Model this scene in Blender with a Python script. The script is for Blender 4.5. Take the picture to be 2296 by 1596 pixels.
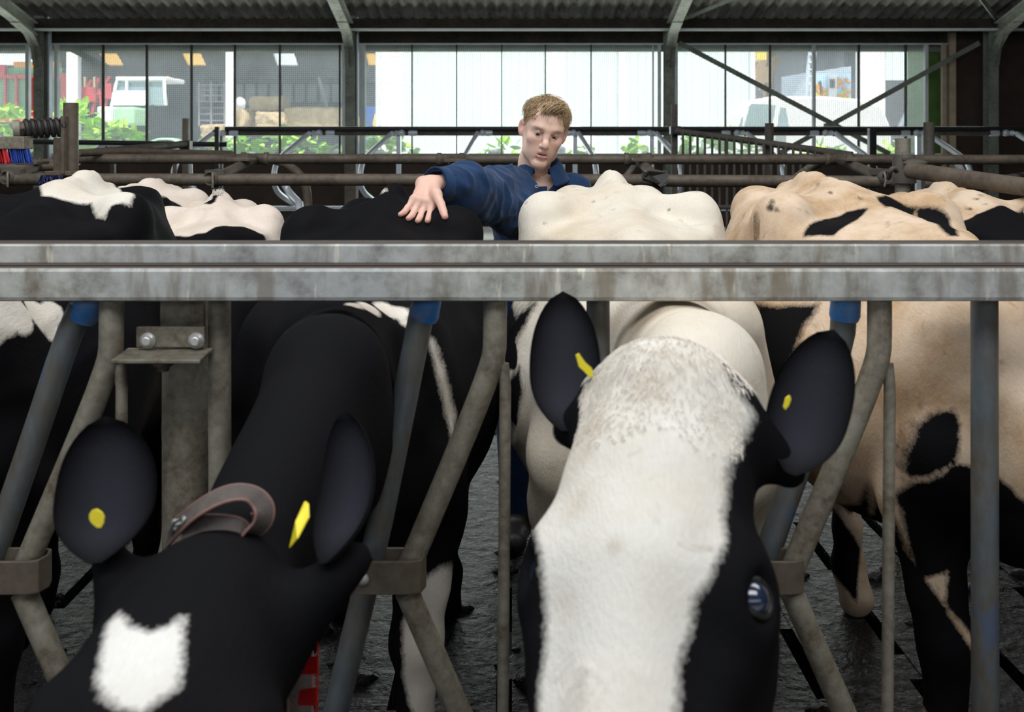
import bpy, math, random
import numpy as np
from mathutils import Vector, Matrix
from mathutils.bvhtree import BVHTree
random.seed(7); np.random.seed(7)
SC = bpy.context.scene
for o in list(bpy.data.objects): bpy.data.objects.remove(o)
COL = SC.collection
R = math.radians

# ------------------------------------------------------------------ camera
HZ, FPX, CAMZ = 320.0, 35.0 / 36.0 * 2296.0, 1.56
cd = bpy.data.cameras.new('camera'); cam = bpy.data.objects.new('camera', cd); COL.objects.link(cam)
cam.location = (0, 0, CAMZ); cam.rotation_euler = (R(90), 0, 0)
cd.lens = 35; cd.sensor_width = 36; cd.sensor_fit = 'HORIZONTAL'
cd.shift_y = -(798.0 - HZ) / 2296.0
cd.clip_start = 0.05; cd.clip_end = 300
cd.dof.use_dof = True; cd.dof.focus_distance = 3.25; cd.dof.aperture_fstop = 5.6
SC.camera = cam
# ------------------------------------------------------------------ light
w = bpy.data.worlds.new('sky'); SC.world = w; w.use_nodes = True
wb = w.node_tree.nodes['Background']; wb.inputs[0].default_value = (.80, .90, 1, 1); wb.inputs[1].default_value = 1.5
def sun(name, energy, rot, angle, col=(1, 1, 1)):
    l = bpy.data.lights.new(name, 'SUN'); l.energy = energy; l.angle = R(angle); l.color = col
    o = bpy.data.objects.new(name, l); o.rotation_euler = rot; COL.objects.link(o); return o
def area(name, energy, loc, rot, sx, sy, col=(1, 1, 1)):
    l = bpy.data.lights.new(name, 'AREA'); l.shape = 'RECTANGLE'; l.size = sx; l.size_y = sy; l.energy = energy; l.color = col
    o = bpy.data.objects.new(name, l); o.location = loc; o.rotation_euler = rot; COL.objects.link(o); return o
sun('sun', 5.2, (R(30), 0, R(10)), 3, (1, .97, .9))                       # high over the ridge, lights the yard beyond
area('ridge_fill_light', 215, (0.3, 2.9, 5.4), (R(0), 0, 0), 9, 2.0, (.97, .985, 1))      # added lamp under the closed ridge, stands in for daylight from above
area('feed_alley_fill', 190, (-0.8, -1.0, 5.0), (R(24), 0, 0), 8, 1.6, (.95, .975, 1)) # added fill lamp over the feed alley, brightens faces and rail
area('window_wall_fill', 230, (-1, 14.6, 1.9), (R(-108), 0, 0), 16, 1.2, (.93, 1, .95))  # added area lamp inside the windows, brightens roof, rafters and cow backs
SC.view_settings.view_transform = 'Standard'; SC.view_settings.look = 'None'
SC.view_settings.gamma = 1; SC.view_settings.use_curve_mapping = False
SC.view_settings.exposure = 0.35
try: SC.cycles.max_bounces = 7; SC.cycles.transparent_max_bounces = 12
except Exception: pass

# ------------------------------------------------------------------ helpers
def at(px, py, Y):
    return Vector(((px - 1148) / FPX * Y, Y, CAMZ + (HZ - py) / FPX * Y))
def tag(o, label=None, cat=None, group=None, kind=None):
    if label: o['label'] = label
    if cat: o['category'] = cat
    if group: o['group'] = group
    if kind: o['kind'] = kind
    return o
def empty(name, loc=(0, 0, 0), label=None, cat=None, group=None, kind=None):
    o = bpy.data.objects.new(name, None); o.empty_display_size = .1; COL.objects.link(o); o.location = loc
    return tag(o, label, cat, group, kind)
def link_mesh(name, me, mat, parent=None):
    o = bpy.data.objects.new(name, me); COL.objects.link(o)
    if mat: me.materials.append(mat)
    if parent is not None:
        o.parent = parent; o.matrix_parent_inverse = Matrix.Translation(-Vector(parent.location)) if parent.type == 'EMPTY' else Matrix()
    return o
def unit(v):
    v = Vector(v); return v.normalized() if v.length > 1e-9 else Vector((0, 0, 1))
class MB:
    """collects shapes in world coordinates and builds one mesh"""
    def __init__(s): s.v = []; s.f = []; s.sm = []
    def add(s, vs, fs, smooth=False):
        b = len(s.v); s.v += [tuple(v) for v in vs]; s.f += [tuple(b + i for i in f) for f in fs]; s.sm += [smooth] * len(fs); return s
    def box(s, c, size, rot=None, taper=1.0):
        c = Vector(c); h = Vector(size) / 2; vs = []
        for z in (-1, 1):
            t = taper if z > 0 else 1
            for x, y in ((-1, -1), (1, -1), (1, 1), (-1, 1)):
                p = Vector((x * h.x * t, y * h.y * t, z * h.z))
                if rot is not None: p = rot @ p
                vs.append(c + p)
        return s.add(vs, [(3, 2, 1, 0), (4, 5, 6, 7), (0, 1, 5, 4), (1, 2, 6, 5), (2, 3, 7, 6), (3, 0, 4, 7)])
    def b2(s, x0, x1, y0, y1, z0, z1): return s.box(((x0 + x1) / 2, (y0 + y1) / 2, (z0 + z1) / 2), (abs(x1 - x0), abs(y1 - y0), abs(z1 - z0)))
    def bar(s, a, b, w_, d_, up=(0, 0, 1)):
        a = Vector(a); b = Vector(b); z = unit(b - a); x = unit(z.cross(Vector(up)) if abs(z.dot(unit(up))) < .99 else Vector((1, 0, 0))); y = z.cross(x)
        m = Matrix((x, y, z)).transposed()
        return s.box((a + b) / 2, (w_, d_, (b - a).length), m)
    def tube(s, pts, r, n=14, cap=True, smooth_pts=0, hollow=False):
        P = [Vector(p) for p in pts]
        for _ in range(smooth_pts):
            Q = [P[0]]
            for a, b in zip(P[:-1], P[1:]): Q += [a.lerp(b, .25), a.lerp(b, .75)]
            P = Q + [P[-1]]
        rs = r if isinstance(r, (list, tuple)) else None
        N = len(P); vs = []; fs = []
        t = unit(P[1] - P[0]); u = unit(t.cross(Vector((0, 0, 1))) if abs(t.z) < .95 else t.cross(Vector((1, 0, 0))))
        for i, p in enumerate(P):
            t2 = unit((P[min(i + 1, N - 1)] - P[max(i - 1, 0)])); u = unit(u - t2 * u.dot(t2)); v = t2.cross(u)
            rr = (rs[min(int(i * len(rs) / N), len(rs) - 1)] if rs else r)
            for k in range(n):
                a = 2 * math.pi * k / n; vs.append(p + (u * math.cos(a) + v * math.sin(a)) * rr)
        for i in range(N - 1):
            for k in range(n):
                a = i * n + k; b = i * n + (k + 1) % n; fs.append((a, b, b + n, a + n))
        s.add(vs, fs, True)
        if cap: s.add(vs[:n], [tuple(reversed(range(n)))]); s.add(vs[-n:], [tuple(range(n))])
        return s
    def lathe(s, c, axis, prof, n=24, smooth=True, cap=True):
        c = Vector(c); z = unit(axis); x = unit(z.cross(Vector((0, 0, 1))) if abs(z.z) < .95 else z.cross(Vector((1, 0, 0)))); y = z.cross(x)
        vs = []; fs = []
        for (r, h) in prof:
            for k in range(n):
                a = 2 * math.pi * k / n; vs.append(c + z * h + (x * math.cos(a) + y * math.sin(a)) * r)
        for i in range(len(prof) - 1):
            for k in range(n):
                a = i * n + k; b = i * n + (k + 1) % n; fs.append((a, b, b + n, a + n))
        s.add(vs, fs, smooth)
        if cap: s.add(vs[:n], [tuple(reversed(range(n)))]); s.add(vs[-n:], [tuple(range(n))])
        return s
    def ball(s, c, r, n=14, m=8):
        r = Vector(r) if not isinstance(r, (int, float)) else Vector((r, r, r)); c = Vector(c); vs = []; fs = []
        for i in range(m + 1):
            t = math.pi * i / m
            for k in range(n):
                a = 2 * math.pi * k / n; vs.append(c + Vector((r.x * math.sin(t) * math.cos(a), r.y * math.sin(t) * math.sin(a), -r.z * math.cos(t))))
        for i in range(m):
            for k in range(n):
                a = i * n + k; b = i * n + (k + 1) % n; fs.append((a, b, b + n, a + n))
        return s.add(vs, fs, True)
    def build(s, name, mat, parent=None, bevel=0, label=None, cat=None, group=None, kind=None):
        me = bpy.data.meshes.new(name); me.from_pydata(s.v, [], s.f); me.update()
        me.polygons.foreach_set('use_smooth', s.sm)
        o = link_mesh(name, me, mat, parent)
        if bevel:
            b = o.modifiers.new('bevel', 'BEVEL'); b.width = bevel; b.segments = 2; b.limit_method = 'ANGLE'; b.angle_limit = R(40)
        return tag(o, label, cat, group, kind)

# ------------------------------------------------------------------ signed-distance modelling
def smin(a, b, k):
    h = np.clip(.5 + .5 * (b - a) / k, 0, 1); return b + (a - b) * h - k * h * (1 - h)
class Field:
    def __init__(s, lo, hi, h):
        s.lo = np.array(lo, float); s.h = h; s.n = np.ceil((np.array(hi) - s.lo) / h).astype(int) + 1
        s.D = np.full(s.n, 5.0, np.float32); s.M = Matrix(); s.sc = 1.0
    def grid(s, lo, hi):
        a = np.clip(np.floor((np.array(lo) - s.lo) / s.h).astype(int), 0, s.n); b = np.clip(np.ceil((np.array(hi) - s.lo) / s.h).astype(int) + 1, 0, s.n)
        if (b <= a).any(): return None
        ax = [(s.lo[i] + s.h * np.arange(a[i], b[i])).astype(np.float32) for i in range(3)]
        return (slice(a[0], b[0]), slice(a[1], b[1]), slice(a[2], b[2])), ax[0][:, None, None], ax[1][None, :, None], ax[2][None, None, :]
    def comb(s, sl, d, k, op):
        if op == 'add': s.D[sl] = smin(s.D[sl], d, k)
        elif op == 'sub': s.D[sl] = -smin(-s.D[sl], d, k)
    def cone(s, a, b, ra, rb=None, k=.03, op='add'):
        rb = ra if rb is None else rb; ra *= s.sc; rb *= s.sc; k *= s.sc
        a = np.array(s.M @ Vector(a)); b = np.array(s.M @ Vector(b)); m = max(ra, rb) + k + 2 * s.h
        g = s.grid(np.minimum(a, b) - m, np.maximum(a, b) + m)
        if g is None: return s
        sl, x, y, z = g; ab = b - a; L = float(ab @ ab) + 1e-12
        px, py, pz = x - a[0], y - a[1], z - a[2]
        t = np.clip((px * ab[0] + py * ab[1] + pz * ab[2]) / L, 0, 1)
        d = np.sqrt((px - t * ab[0]) ** 2 + (py - t * ab[1]) ** 2 + (pz - t * ab[2]) ** 2) - (ra + t * (rb - ra))
        s.comb(sl, d.astype(np.float32), k, op); return s
    def chain(s, pts, rs, k=.03, op='add'):
        for i in range(len(pts) - 1): s.cone(pts[i], pts[i + 1], rs[i], rs[i + 1], k, op)
        return s
    def ell(s, c, r, rot=None, k=.03, op='add'):
        c = np.array(s.M @ Vector(c)); k *= s.sc; r = np.array(r, float) * s.sc
        Q = s.M.to_3x3().normalized()
        if rot is not None: Q = Q @ rot
        m = r.max() + k + 2 * s.h; g = s.grid(c - m, c + m)
        if g is None: return s
        sl, x, y, z = g; px, py, pz = x - c[0], y - c[1], z - c[2]; q = []
        for i in range(3):
            e = Q.col[i]; q.append((px * e[0] + py * e[1] + pz * e[2]))
        k0 = np.sqrt((q[0] / r[0]) ** 2 + (q[1] / r[1]) ** 2 + (q[2] / r[2]) ** 2)
        k1 = np.sqrt((q[0] / r[0] ** 2) ** 2 + (q[1] / r[1] ** 2) ** 2 + (q[2] / r[2] ** 2) ** 2) + 1e-6
        s.comb(sl, (k0 * (k0 - 1) / k1).astype(np.float32), k, op); return s
    def mesh(s):
        D = s.D; s_ = D < 0; c = s_.astype(np.int8); n = c.shape
        cnt = sum(c[i:n[0] - 1 + i, j:n[1] - 1 + j, k:n[2] - 1 + k] for i in (0, 1) for j in (0, 1) for k in (0, 1))
        act = (cnt > 0) & (cnt < 8); idx = np.argwhere(act); vid = np.full(act.shape, -1, np.int32); vid[act] = np.arange(len(idx))
        P = np.zeros((len(idx), 3)); W = np.zeros(len(idx))
        for ax in range(3):
            o1, o2 = [q for q in range(3) if q != ax]
            for u in (0, 1):
                for v in (0, 1):
                    A = np.zeros(3, int); A[o1] = u; A[o2] = v; B = A.copy(); B[ax] = 1
                    da = D[tuple((idx + A).T)]; db = D[tuple((idx + B).T)]; cr = (da < 0) != (db < 0)
                    t = np.where(cr, da / np.where(da == db, 1, da - db), 0)
                    P += cr[:, None] * (A + t[:, None] * (B - A)); W += cr
        V = s.lo + s.h * (idx + P / W[:, None]); F = []
        for ax, (a, b) in enumerate(((1, 2), (2, 0), (0, 1))):
            S0 = np.take(s_, range(0, n[ax] - 1), ax); S1 = np.take(s_, range(1, n[ax]), ax)
            for flip, e in ((False, S0 & ~S1), (True, ~S0 & S1)):
                I = np.argwhere(e); ok = (I[:, a] > 0) & (I[:, b] > 0) & (I[:, a] < n[a] - 1) & (I[:, b] < n[b] - 1); I = I[ok]
                def cell(da, db):
                    J = I.copy(); J[:, a] += da; J[:, b] += db; return vid[tuple(J.T)]
                q = np.stack([cell(-1, -1), cell(0, -1), cell(0, 0), cell(-1, 0)], 1)
                F.append(q[:, ::-1] if flip else q)
        F = np.concatenate(F); F = F[(F >= 0).all(1)]
        return V, F
def np_mesh(name, V, F, smooth=True):
    me = bpy.data.meshes.new(name); me.vertices.add(len(V)); me.vertices.foreach_set('co', np.asarray(V, np.float32).ravel())
    F = np.asarray(F, np.int32)
    me.loops.add(F.size); me.loops.foreach_set('vertex_index', F.ravel())
    me.polygons.add(len(F)); me.polygons.foreach_set('loop_start', np.arange(0, F.size, F.shape[1], dtype=np.int32)); me.polygons.foreach_set('loop_total', np.full(len(F), F.shape[1], np.int32))
    me.update(calc_edges=True); me.validate(); me.polygons.foreach_set('use_smooth', np.full(len(me.polygons), smooth)); return me
def join_vf(L):
    V = []; F = []; b = 0
    for v, f in L: V.append(np.asarray(v, float)); F.append(np.asarray(f) + b); b += len(v)
    return np.concatenate(V), np.concatenate(F)
def smooth_v(V, F, it=2, lam=.5):
    V = V.copy(); E = np.concatenate([F[:, [i, (i + 1) % 4]] for i in range(4)])
    for _ in range(it):
        S = np.zeros_like(V); C = np.zeros(len(V))
        for q in range(3): S[:, q] = np.bincount(E[:, 0], V[E[:, 1], q], len(V)) + np.bincount(E[:, 1], V[E[:, 0], q], len(V))
        C = np.bincount(E[:, 0], minlength=len(V)) + np.bincount(E[:, 1], minlength=len(V))
        V += lam * (S / np.maximum(C, 1)[:, None] - V)
    return V
def set_attr(me, name, vals):
    a = me.attributes.new(name, 'FLOAT', 'POINT'); a.data.foreach_set('value', np.asarray(vals, np.float32))
def set_col(me, name, vals):
    a = me.color_attributes.new(name, 'FLOAT_COLOR', 'POINT'); v = np.ones((len(vals), 4), np.float32); v[:, :3] = vals; a.data.foreach_set('color', v.ravel())
def sd_poly(p, poly):
    """signed distance of points (N,2) to a polygon, positive inside"""
    poly = np.array(poly, float); d = np.full(len(p), 1e9); ins = np.zeros(len(p), bool); n = len(poly)
    for i in range(n):
        a = poly[i]; b = poly[(i + 1) % n]; e = b - a; w_ = p - a
        t = np.clip((w_ @ e) / (e @ e + 1e-12), 0, 1); d = np.minimum(d, np.linalg.norm(w_ - t[:, None] * e, axis=1))
        c = ((a[1] > p[:, 1]) != (b[1] > p[:, 1])) & (p[:, 0] < (b[0] - a[0]) * (p[:, 1] - a[1]) / ((b[1] - a[1]) if b[1] != a[1] else 1e-12) + a[0]); ins ^= c
    return np.where(ins, d, -d)

# ------------------------------------------------------------------ materials
def nt(name):
    m = bpy.data.materials.new(name); m.use_nodes = True; t = m.node_tree; b = t.nodes['Principled BSDF']; return m, t, b
def N(t, typ, **kw):
    n = t.nodes.new(typ)
    for k, v in kw.items():
        if k.startswith('i_'): n.inputs[int(k[2:]) if k[2:].isdigit() else k[2:]].default_value = v
        else: setattr(n, k, v)
    return n
def noise(t, scale, detail=4, rough=.55, vec=None, dist=0):
    n = N(t, 'ShaderNodeTexNoise'); n.inputs['Scale'].default_value = scale; n.inputs['Detail'].default_value = detail
    n.inputs['Roughness'].default_value = rough; n.inputs['Distortion'].default_value = dist
    if vec is not None: t.links.new(vec, n.inputs['Vector'])
    return n.outputs['Fac']
def ramp(t, src, stops):
    r = N(t, 'ShaderNodeValToRGB'); e = r.color_ramp.elements
    while len(e) < len(stops): e.new(.5)
    for i, (p, c) in enumerate(stops):
        e[i].position = p; e[i].color = (c, c, c, 1) if isinstance(c, (int, float)) else tuple(c) + (1,)
    t.links.new(src, r.inputs['Fac']); return r.outputs['Color']
def mix(t, f, a, b, mode='MIX'):
    n = N(t, 'ShaderNodeMix', data_type='RGBA', blend_type=mode)
    for s, v in ((0, f), (6, a), (7, b)):
        if hasattr(v, 'links'): t.links.new(v, n.inputs[s])
        else: n.inputs[s].default_value = v if isinstance(v, (int, float)) else tuple(v) + (1,)
    return n.outputs[2]
def coord(t, scale=(1, 1, 1), kind='Object'):
    c = N(t, 'ShaderNodeTexCoord'); m = N(t, 'ShaderNodeMapping'); m.inputs['Scale'].default_value = scale; t.links.new(c.outputs[kind], m.inputs['Vector']); return m.outputs['Vector']
def bump(t, b, h, strength=.3, dist=.01):
    n = N(t, 'ShaderNodeBump'); n.inputs['Strength'].default_value = strength; n.inputs['Distance'].default_value = dist
    t.links.new(h, n.inputs['Height']); t.links.new(n.outputs['Normal'], b.inputs['Normal'])
def simple(name, col, rough=.6, metal=0, var=.25, scale=8, bumpy=.15, spec=.5, emit=None):
    m, t, b = nt(name); v = coord(t); f = noise(t, scale, 5, .6, v)
    c = tuple(col); d = tuple(x * (1 - var) for x in c); l = tuple(min(1, x * (1 + var * .5)) for x in c)
    t.links.new(ramp(t, f, [(.3, d), (.7, l)]), b.inputs['Base Color'])
    b.inputs['Roughness'].default_value = rough; b.inputs['Metallic'].default_value = metal; b.inputs['Specular IOR Level'].default_value = spec
    if bumpy: bump(t, b, noise(t, scale * 6, 3, .5, v), bumpy, .004)
    if emit: b.inputs['Emission Color'].default_value = tuple(emit[:3]) + (1,); b.inputs['Emission Strength'].default_value = emit[3]
    return m
def pipe_mat(name, base, dirt, amount=.5, scale=6, rough=.5, metal=.25, streak=(1, 1, 1), spots=None):
    m, t, b = nt(name); v = coord(t, streak); f = noise(t, scale, 6, .65, v); g = noise(t, scale * 7, 4, .6, v)
    c1 = mix(t, ramp(t, f, [(amount - .12, 0.), (amount + .14, 1.)]), dirt, base)
    c2 = mix(t, ramp(t, g, [(.35, .0), (.75, .55)]), c1, tuple(x * 1.5 for x in base))
    if spots:
        s2 = noise(t, scale * 2.1, 3, .5, v); c2 = mix(t, ramp(t, s2, [(.62, 0.), (.66, .8)]), c2, spots)
    t.links.new(c2, b.inputs['Base Color']); b.inputs['Metallic'].default_value = metal
    t.links.new(ramp(t, f, [(.3, min(1, rough + .25)), (.7, rough)]), b.inputs['Roughness'])
    bump(t, b, g, .35, .002); return m
M = {}
M['galv'] = pipe_mat('weathered_galvanised_steel', (.25, .232, .185), (.115, .088, .06), .50, 9)
M['galv_new'] = simple('clean_galvanised_steel', (.62, .66, .72), .35, .3, .1, 10, .05)
M['lever'] = pipe_mat('worn_blue_grey_steel', (.10, .125, .145), (.115, .095, .07), .54, 9, .4, .3, (1, 1, .4), (.09, .12, .19))
M['brownpipe'] = pipe_mat('dung_stained_pipe', (.115, .092, .068), (.060, .043, .030), .5, 5, .5, .1)
M['darkpipe'] = pipe_mat('dark_stained_pipe', (.085, .075, .062), (.05, .04, .03), .5, 6, .6, .1)
M['blacksteel'] = simple('black_steel', (.02, .021, .022), .45, .2)
M['bolt'] = simple('zinc_bolt', (.6, .6, .58), .35, .5, .15, 30)
M['beam'] = pipe_mat('grey_green_steel_beam', (.20, .215, .18), (.10, .10, .08), .46, 3, .6, .1)
M['darkbeam'] = pipe_mat('dark_timber_beam', (.045, .038, .028), (.018, .016, .012), .5, 3, .8, 0)
M['whiteflange'] = simple('pale_painted_flange', (.62, .66, .66), .5, 0, .15, 5)
M['darkboard'] = simple('dark_brown_boarding', (.050, .030, .022), .8, 0, .4, 3, .3)
M['lathe_tan'] = simple('pale_planed_wood', (.42, .33, .24), .7, 0, .2, 6)
M['greensheet'] = simple('green_side_sheet', (.08, .16, .03), .6, 0, .35, 5)
def net_mat():
    m, t, b = nt('white_net_thread'); o = t.nodes['Material Output']; d = N(t, 'ShaderNodeBsdfDiffuse'); tr = N(t, 'ShaderNodeBsdfTranslucent'); mx = N(t, 'ShaderNodeMixShader'); mx.inputs[0].default_value = .6
    d.inputs[0].default_value = tr.inputs[0].default_value = (.78, .8, .8, 1); t.links.new(d.outputs[0], mx.inputs[1]); t.links.new(tr.outputs[0], mx.inputs[2]); t.links.new(mx.outputs[0], o.inputs[0]); return m
M['netwire'] = net_mat()
M['bluepaint'] = pipe_mat('chipped_blue_paint', (.02, .17, .50), (.26, .25, .21), .44, 13, .45, 0)
M['red'] = simple('red_bristle', (.62, .02, .03), .45, 0, .2, 30, 0)
M['blue'] = simple('blue_bristle', (.02, .07, .40), .45, 0, .3, 30, 0)
M['darkblue'] = simple('dark_blue_bristle', (.012, .02, .10), .5, 0, .3, 30, 0)
M['black_rubber'] = simple('black_rubber', (.018, .017, .016), .5, 0, .4, 10)
M['yellow'] = simple('yellow_tag_plastic', (.80, .66, .03), .4, 0, .08, 20, 0)
M['strap'] = simple('brown_grey_webbing', (.085, .068, .06), .75, 0, .25, 60, .4)
M['strapedge'] = simple('reddish_strap_edge', (.22, .11, .09), .7, 0, .2, 40)
M['collarred'] = simple('red_collar_plastic', (.42, .008, .006), .4, 0, .1, 20, 0)
M['chalk'] = simple('white_lime_bedding', (.8, .79, .74), .9, 0, .1, 9)
M['white'] = simple('white_paint', (.86, .87, .87), .5, 0, .04, 4, 0)
M['concrete'] = simple('yard_concrete', (.50, .49, .46), .85, 0, .15, 2)
# rail: grey galvanised box with vertical lime and dung streaks
def rail_mat():
    m, t, b = nt('streaked_galvanised_rail'); v = coord(t); vs = coord(t, (1, 1, .16))
    f = noise(t, 14, 6, .65, v); s1 = noise(t, 30, 3, .55, vs); s2 = noise(t, 17, 4, .6, coord(t, (1.0, 1, .22)))
    c = ramp(t, f, [(.28, (.19, .16, .12)), (.5, (.50, .50, .455)), (.75, (.70, .70, .66))])
    c = mix(t, ramp(t, s2, [(.52, 0.), (.64, .75)]), c, (.24, .19, .13))
    c = mix(t, ramp(t, s1, [(.645, 0.), (.70, .8)]), c, (.85, .80, .65))
    g = noise(t, 1.7, 2, .5, v); c = mix(t, ramp(t, g, [(.5, 0.), (.75, .35)]), c, (.34, .39, .47))
    ge = N(t, 'ShaderNodeNewGeometry'); sx = N(t, 'ShaderNodeSeparateXYZ'); t.links.new(ge.outputs['Normal'], sx.inputs[0])
    c = mix(t, ramp(t, sx.outputs['Z'], [(.45, 0.), (.75, 1.)]), c, (.055, .043, .034))      # upper faces turned dark brown
    t.links.new(c, b.inputs['Base Color']); b.inputs['Roughness'].default_value = .5; b.inputs['Metallic'].default_value = .15
    bump(t, b, f, .3, .003); return m
M['rail'] = rail_mat()
def coat_mat(name, light, tan, black=(.0055, .0055, .0065), dirt=.35, seed=0, edge=.011, body=(.97, .925, .86)):
    m, t, b = nt(name); v = coord(t); a = N(t, 'ShaderNodeAttribute', attribute_name='patch')
    e1 = noise(t, 26, 4, .6, v); e2 = noise(t, 150, 2, .6, v)
    def math_(op, x, y):
        n = N(t, 'ShaderNodeMath', operation=op)
        for i, q in enumerate((x, y)):
            if hasattr(q, 'links'): t.links.new(q, n.inputs[i])
            else: n.inputs[i].default_value = q
        return n.outputs[0]
    s = math_('ADD', a.outputs['Fac'], math_('MULTIPLY', math_('SUBTRACT', e1, .5), edge)); s = math_('ADD', s, math_('MULTIPLY', math_('SUBTRACT', e2, .5), edge * .8))
    k = math_('ADD', math_('MULTIPLY', s, 90.), .5); k = ramp(t, k, [(0, 0.), (1, 1.)])
    d1 = noise(t, 3.3 + seed, 5, .62, v); d2 = noise(t, 12, 5, .65, v, .6)
    c = mix(t, ramp(t, d1, [(.42, 0.), (.7, dirt * 1.6)]), light, tan)
    c = mix(t, ramp(t, d2, [(.60, 0.), (.75, dirt * .8)]), c, (.20, .13, .08))
    ta = N(t, 'ShaderNodeAttribute', attribute_name='tan'); c = mix(t, ta.outputs['Fac'], c, (.42, .33, .23))
    wa = N(t, 'ShaderNodeAttribute', attribute_name='warm'); c = mix(t, wa.outputs['Fac'], c, mix(t, 1.0, c, body, 'MULTIPLY'))
    d3 = noise(t, 5.1, 5, .6, v); bl = mix(t, ramp(t, d3, [(.6, 0.), (.8, dirt * .25)]), black, (.045, .032, .022))
    vh = coord(t, (1, .22, .5)); h = noise(t, 230, 3, .6, vh); c = mix(t, .16, c, h, 'MULTIPLY')
    ei = N(t, 'ShaderNodeAttribute', attribute_name='earin'); bl = mix(t, ei.outputs['Fac'], bl, (.026, .026, .034))
    t.links.new(mix(t, k, c, bl), b.inputs['Base Color'])
    b.inputs['Roughness'].default_value = .72; b.inputs['Specular IOR Level'].default_value = .05
    b.inputs['Sheen Weight'].default_value = .0; b.inputs['Sheen Roughness'].default_value = .5
    bump(t, b, h, .35, .004); return m
# ------------------------------------------------------------------ setting: floor, walls, roof
def X(px, Y): return (px - 1148) / FPX * Y
def Z(py, Y): return CAMZ + (HZ - py) / FPX * Y
def mud_mat():
    m, t, b = nt('wet_slurry_concrete'); v = coord(t)
    f = noise(t, 9, 6, .7, v); g = noise(t, 30, 4, .65, v, .5)
    t.links.new(ramp(t, f, [(.35, (.003, .0028, .0028)), (.55, (.007, .0065, .007)), (.75, (.018, .016, .017))]), b.inputs['Base Color'])
    t.links.new(ramp(t, g, [(.35, .18), (.65, .45)]), b.inputs['Roughness'])
    b.inputs['Specular IOR Level'].default_value = .32
    n = noise(t, 16, 6, .62, v); bump(t, b, n, 1.0, .022); return m
mud = mud_mat()
fl = MB(); px_, gap, Lx = .30, .045, 0
y0, y1 = 2.3, 11.2
x = -4.5
while x < 4.8:                                            # slatted floor: beams between rows of slots, with bridges between slots
    fl.b2(x, x + px_ - gap, y0, y1, -.16, 0)
    yy = y0 + (0 if int(round(x / px_)) % 2 else .3)
    while yy < y1: fl.b2(x + px_ - gap, x + px_, yy, min(yy + .14, y1), -.16, -.002); yy += .60
    x += px_
fl.b2(-4.5, 4.8, -.2, y0, -.16, 0)
fl.b2(-9, -4.5, -.2, 11.2, -.16, 0); fl.b2(4.8, 12, -.2, 11.2, -.16, 0)
for k in range(340):                                      # clods of slurry and dung
    cx, cy = random.uniform(-2.2, 2.6), random.uniform(2.4, 6.5); r = random.uniform(.012, .04)
    fl.ball((cx, cy, .0), (r * random.uniform(.8, 1.8), r, r * .45), 8, 4)
fl.build('floor', mud, kind='structure')
MB().b2(-9, 12, -7, 11.2, -1.4, -1.3).build('floor_pit', M['blacksteel'], kind='structure')
MB().b2(-9, 12, -7, -.2, -.16, .0).build('floor_feed_alley', M['concrete'], kind='structure')
MB().b2(-9, 12, 11.2, 15.5, -.2, .22).build('floor_cubicles', M['darkboard'], kind='structure')
MB().b2(-9, 12, 12.9, 14.95, .22, .30).build('cubicle_lime_bedding', M['chalk'], kind='stuff', label='white lime bedding spread in the cubicles along the back wall', cat='bedding')
WY = 15.6
sill = Z(349, WY); head = Z(99, WY); topb = Z(60, WY)
MB().b2(-9, 12, WY, WY + .1, -.2, sill).build('wall_back', M['darkboard'], kind='structure')
xr = X(2122, WY)
MB().b2(xr, 12, WY - .02, WY + .12, -.2, 5).build('wall_back_right', M['darkboard'], kind='structure')
MB().b2(-9, 12, WY - .04, WY + .06, head, 5.0).build('trim_1', M['darkbeam'], kind='structure')
MB().b2(-9, xr, WY + .12, WY + .2, Z(114, WY), head + .04).build('trim_2', M['beam'], kind='structure')
MB().b2(-9, xr, WY - .06, WY - .01, head - .012, head + .010).build('trim_3', M['whiteflange'], kind='structure')
MB().b2(-9, xr, WY - .05, WY + .04, sill - .02, sill + .035).build('trim_4', M['whiteflange'], kind='structure')
MB().b2(12, 12.1, -7, WY, -.2, 8).build('wall_right', M['darkboard'], kind='structure')
MB().b2(-9.1, -9, -7, WY, -.2, 3.6).build('wall_left', M['darkboard'], kind='structure')
MB().b2(-9, 12, -7.1, -7, -.2, 3).build('wall_front', M['darkboard'], kind='structure')
# the lower right corner: a dark board partition with a pale door post
MB().b2(X(2122, WY), X(2136, WY), WY - .12, WY - .02, .2, Z(75, WY)).build('trim_5', M['lathe_tan'], kind='structure')
MB().b2(X(2108, WY), X(2116, WY), WY - .1, WY - .02, .2, head).build('trim_6', M['lathe_tan'], kind='structure')
MB().b2(X(2080, WY), X(2124, WY), WY + .15, WY + .8, sill - .6, head).build('trim_7', M['greensheet'], kind='structure')
# windows: frame, mullions, added haze sheet lightening dark things behind, net
def haze_sheet():
    m, t, b = nt('clear_haze_sheet'); out = t.nodes['Material Output']; tr = N(t, 'ShaderNodeBsdfTransparent'); di = N(t, 'ShaderNodeBsdfTranslucent'); mx = N(t, 'ShaderNodeMixShader')
    di.inputs[0].default_value = (.9, .93, 1, 1); v = coord(t); f = noise(t, 2.2, 5, .7, v); g = noise(t, 38, 2, .5, v)
    a = N(t, 'ShaderNodeMath', operation='ADD'); t.links.new(ramp(t, f, [(.3, .05), (.8, .13)]), a.inputs[0]); t.links.new(ramp(t, g, [(.70, 0.), (.74, .35)]), a.inputs[1])
    t.links.new(a.outputs[0], mx.inputs[0]); t.links.new(tr.outputs[0], mx.inputs[1]); t.links.new(di.outputs[0], mx.inputs[2]); t.links.new(mx.outputs[0], out.inputs[0]); return m
haze = haze_sheet()
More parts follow.
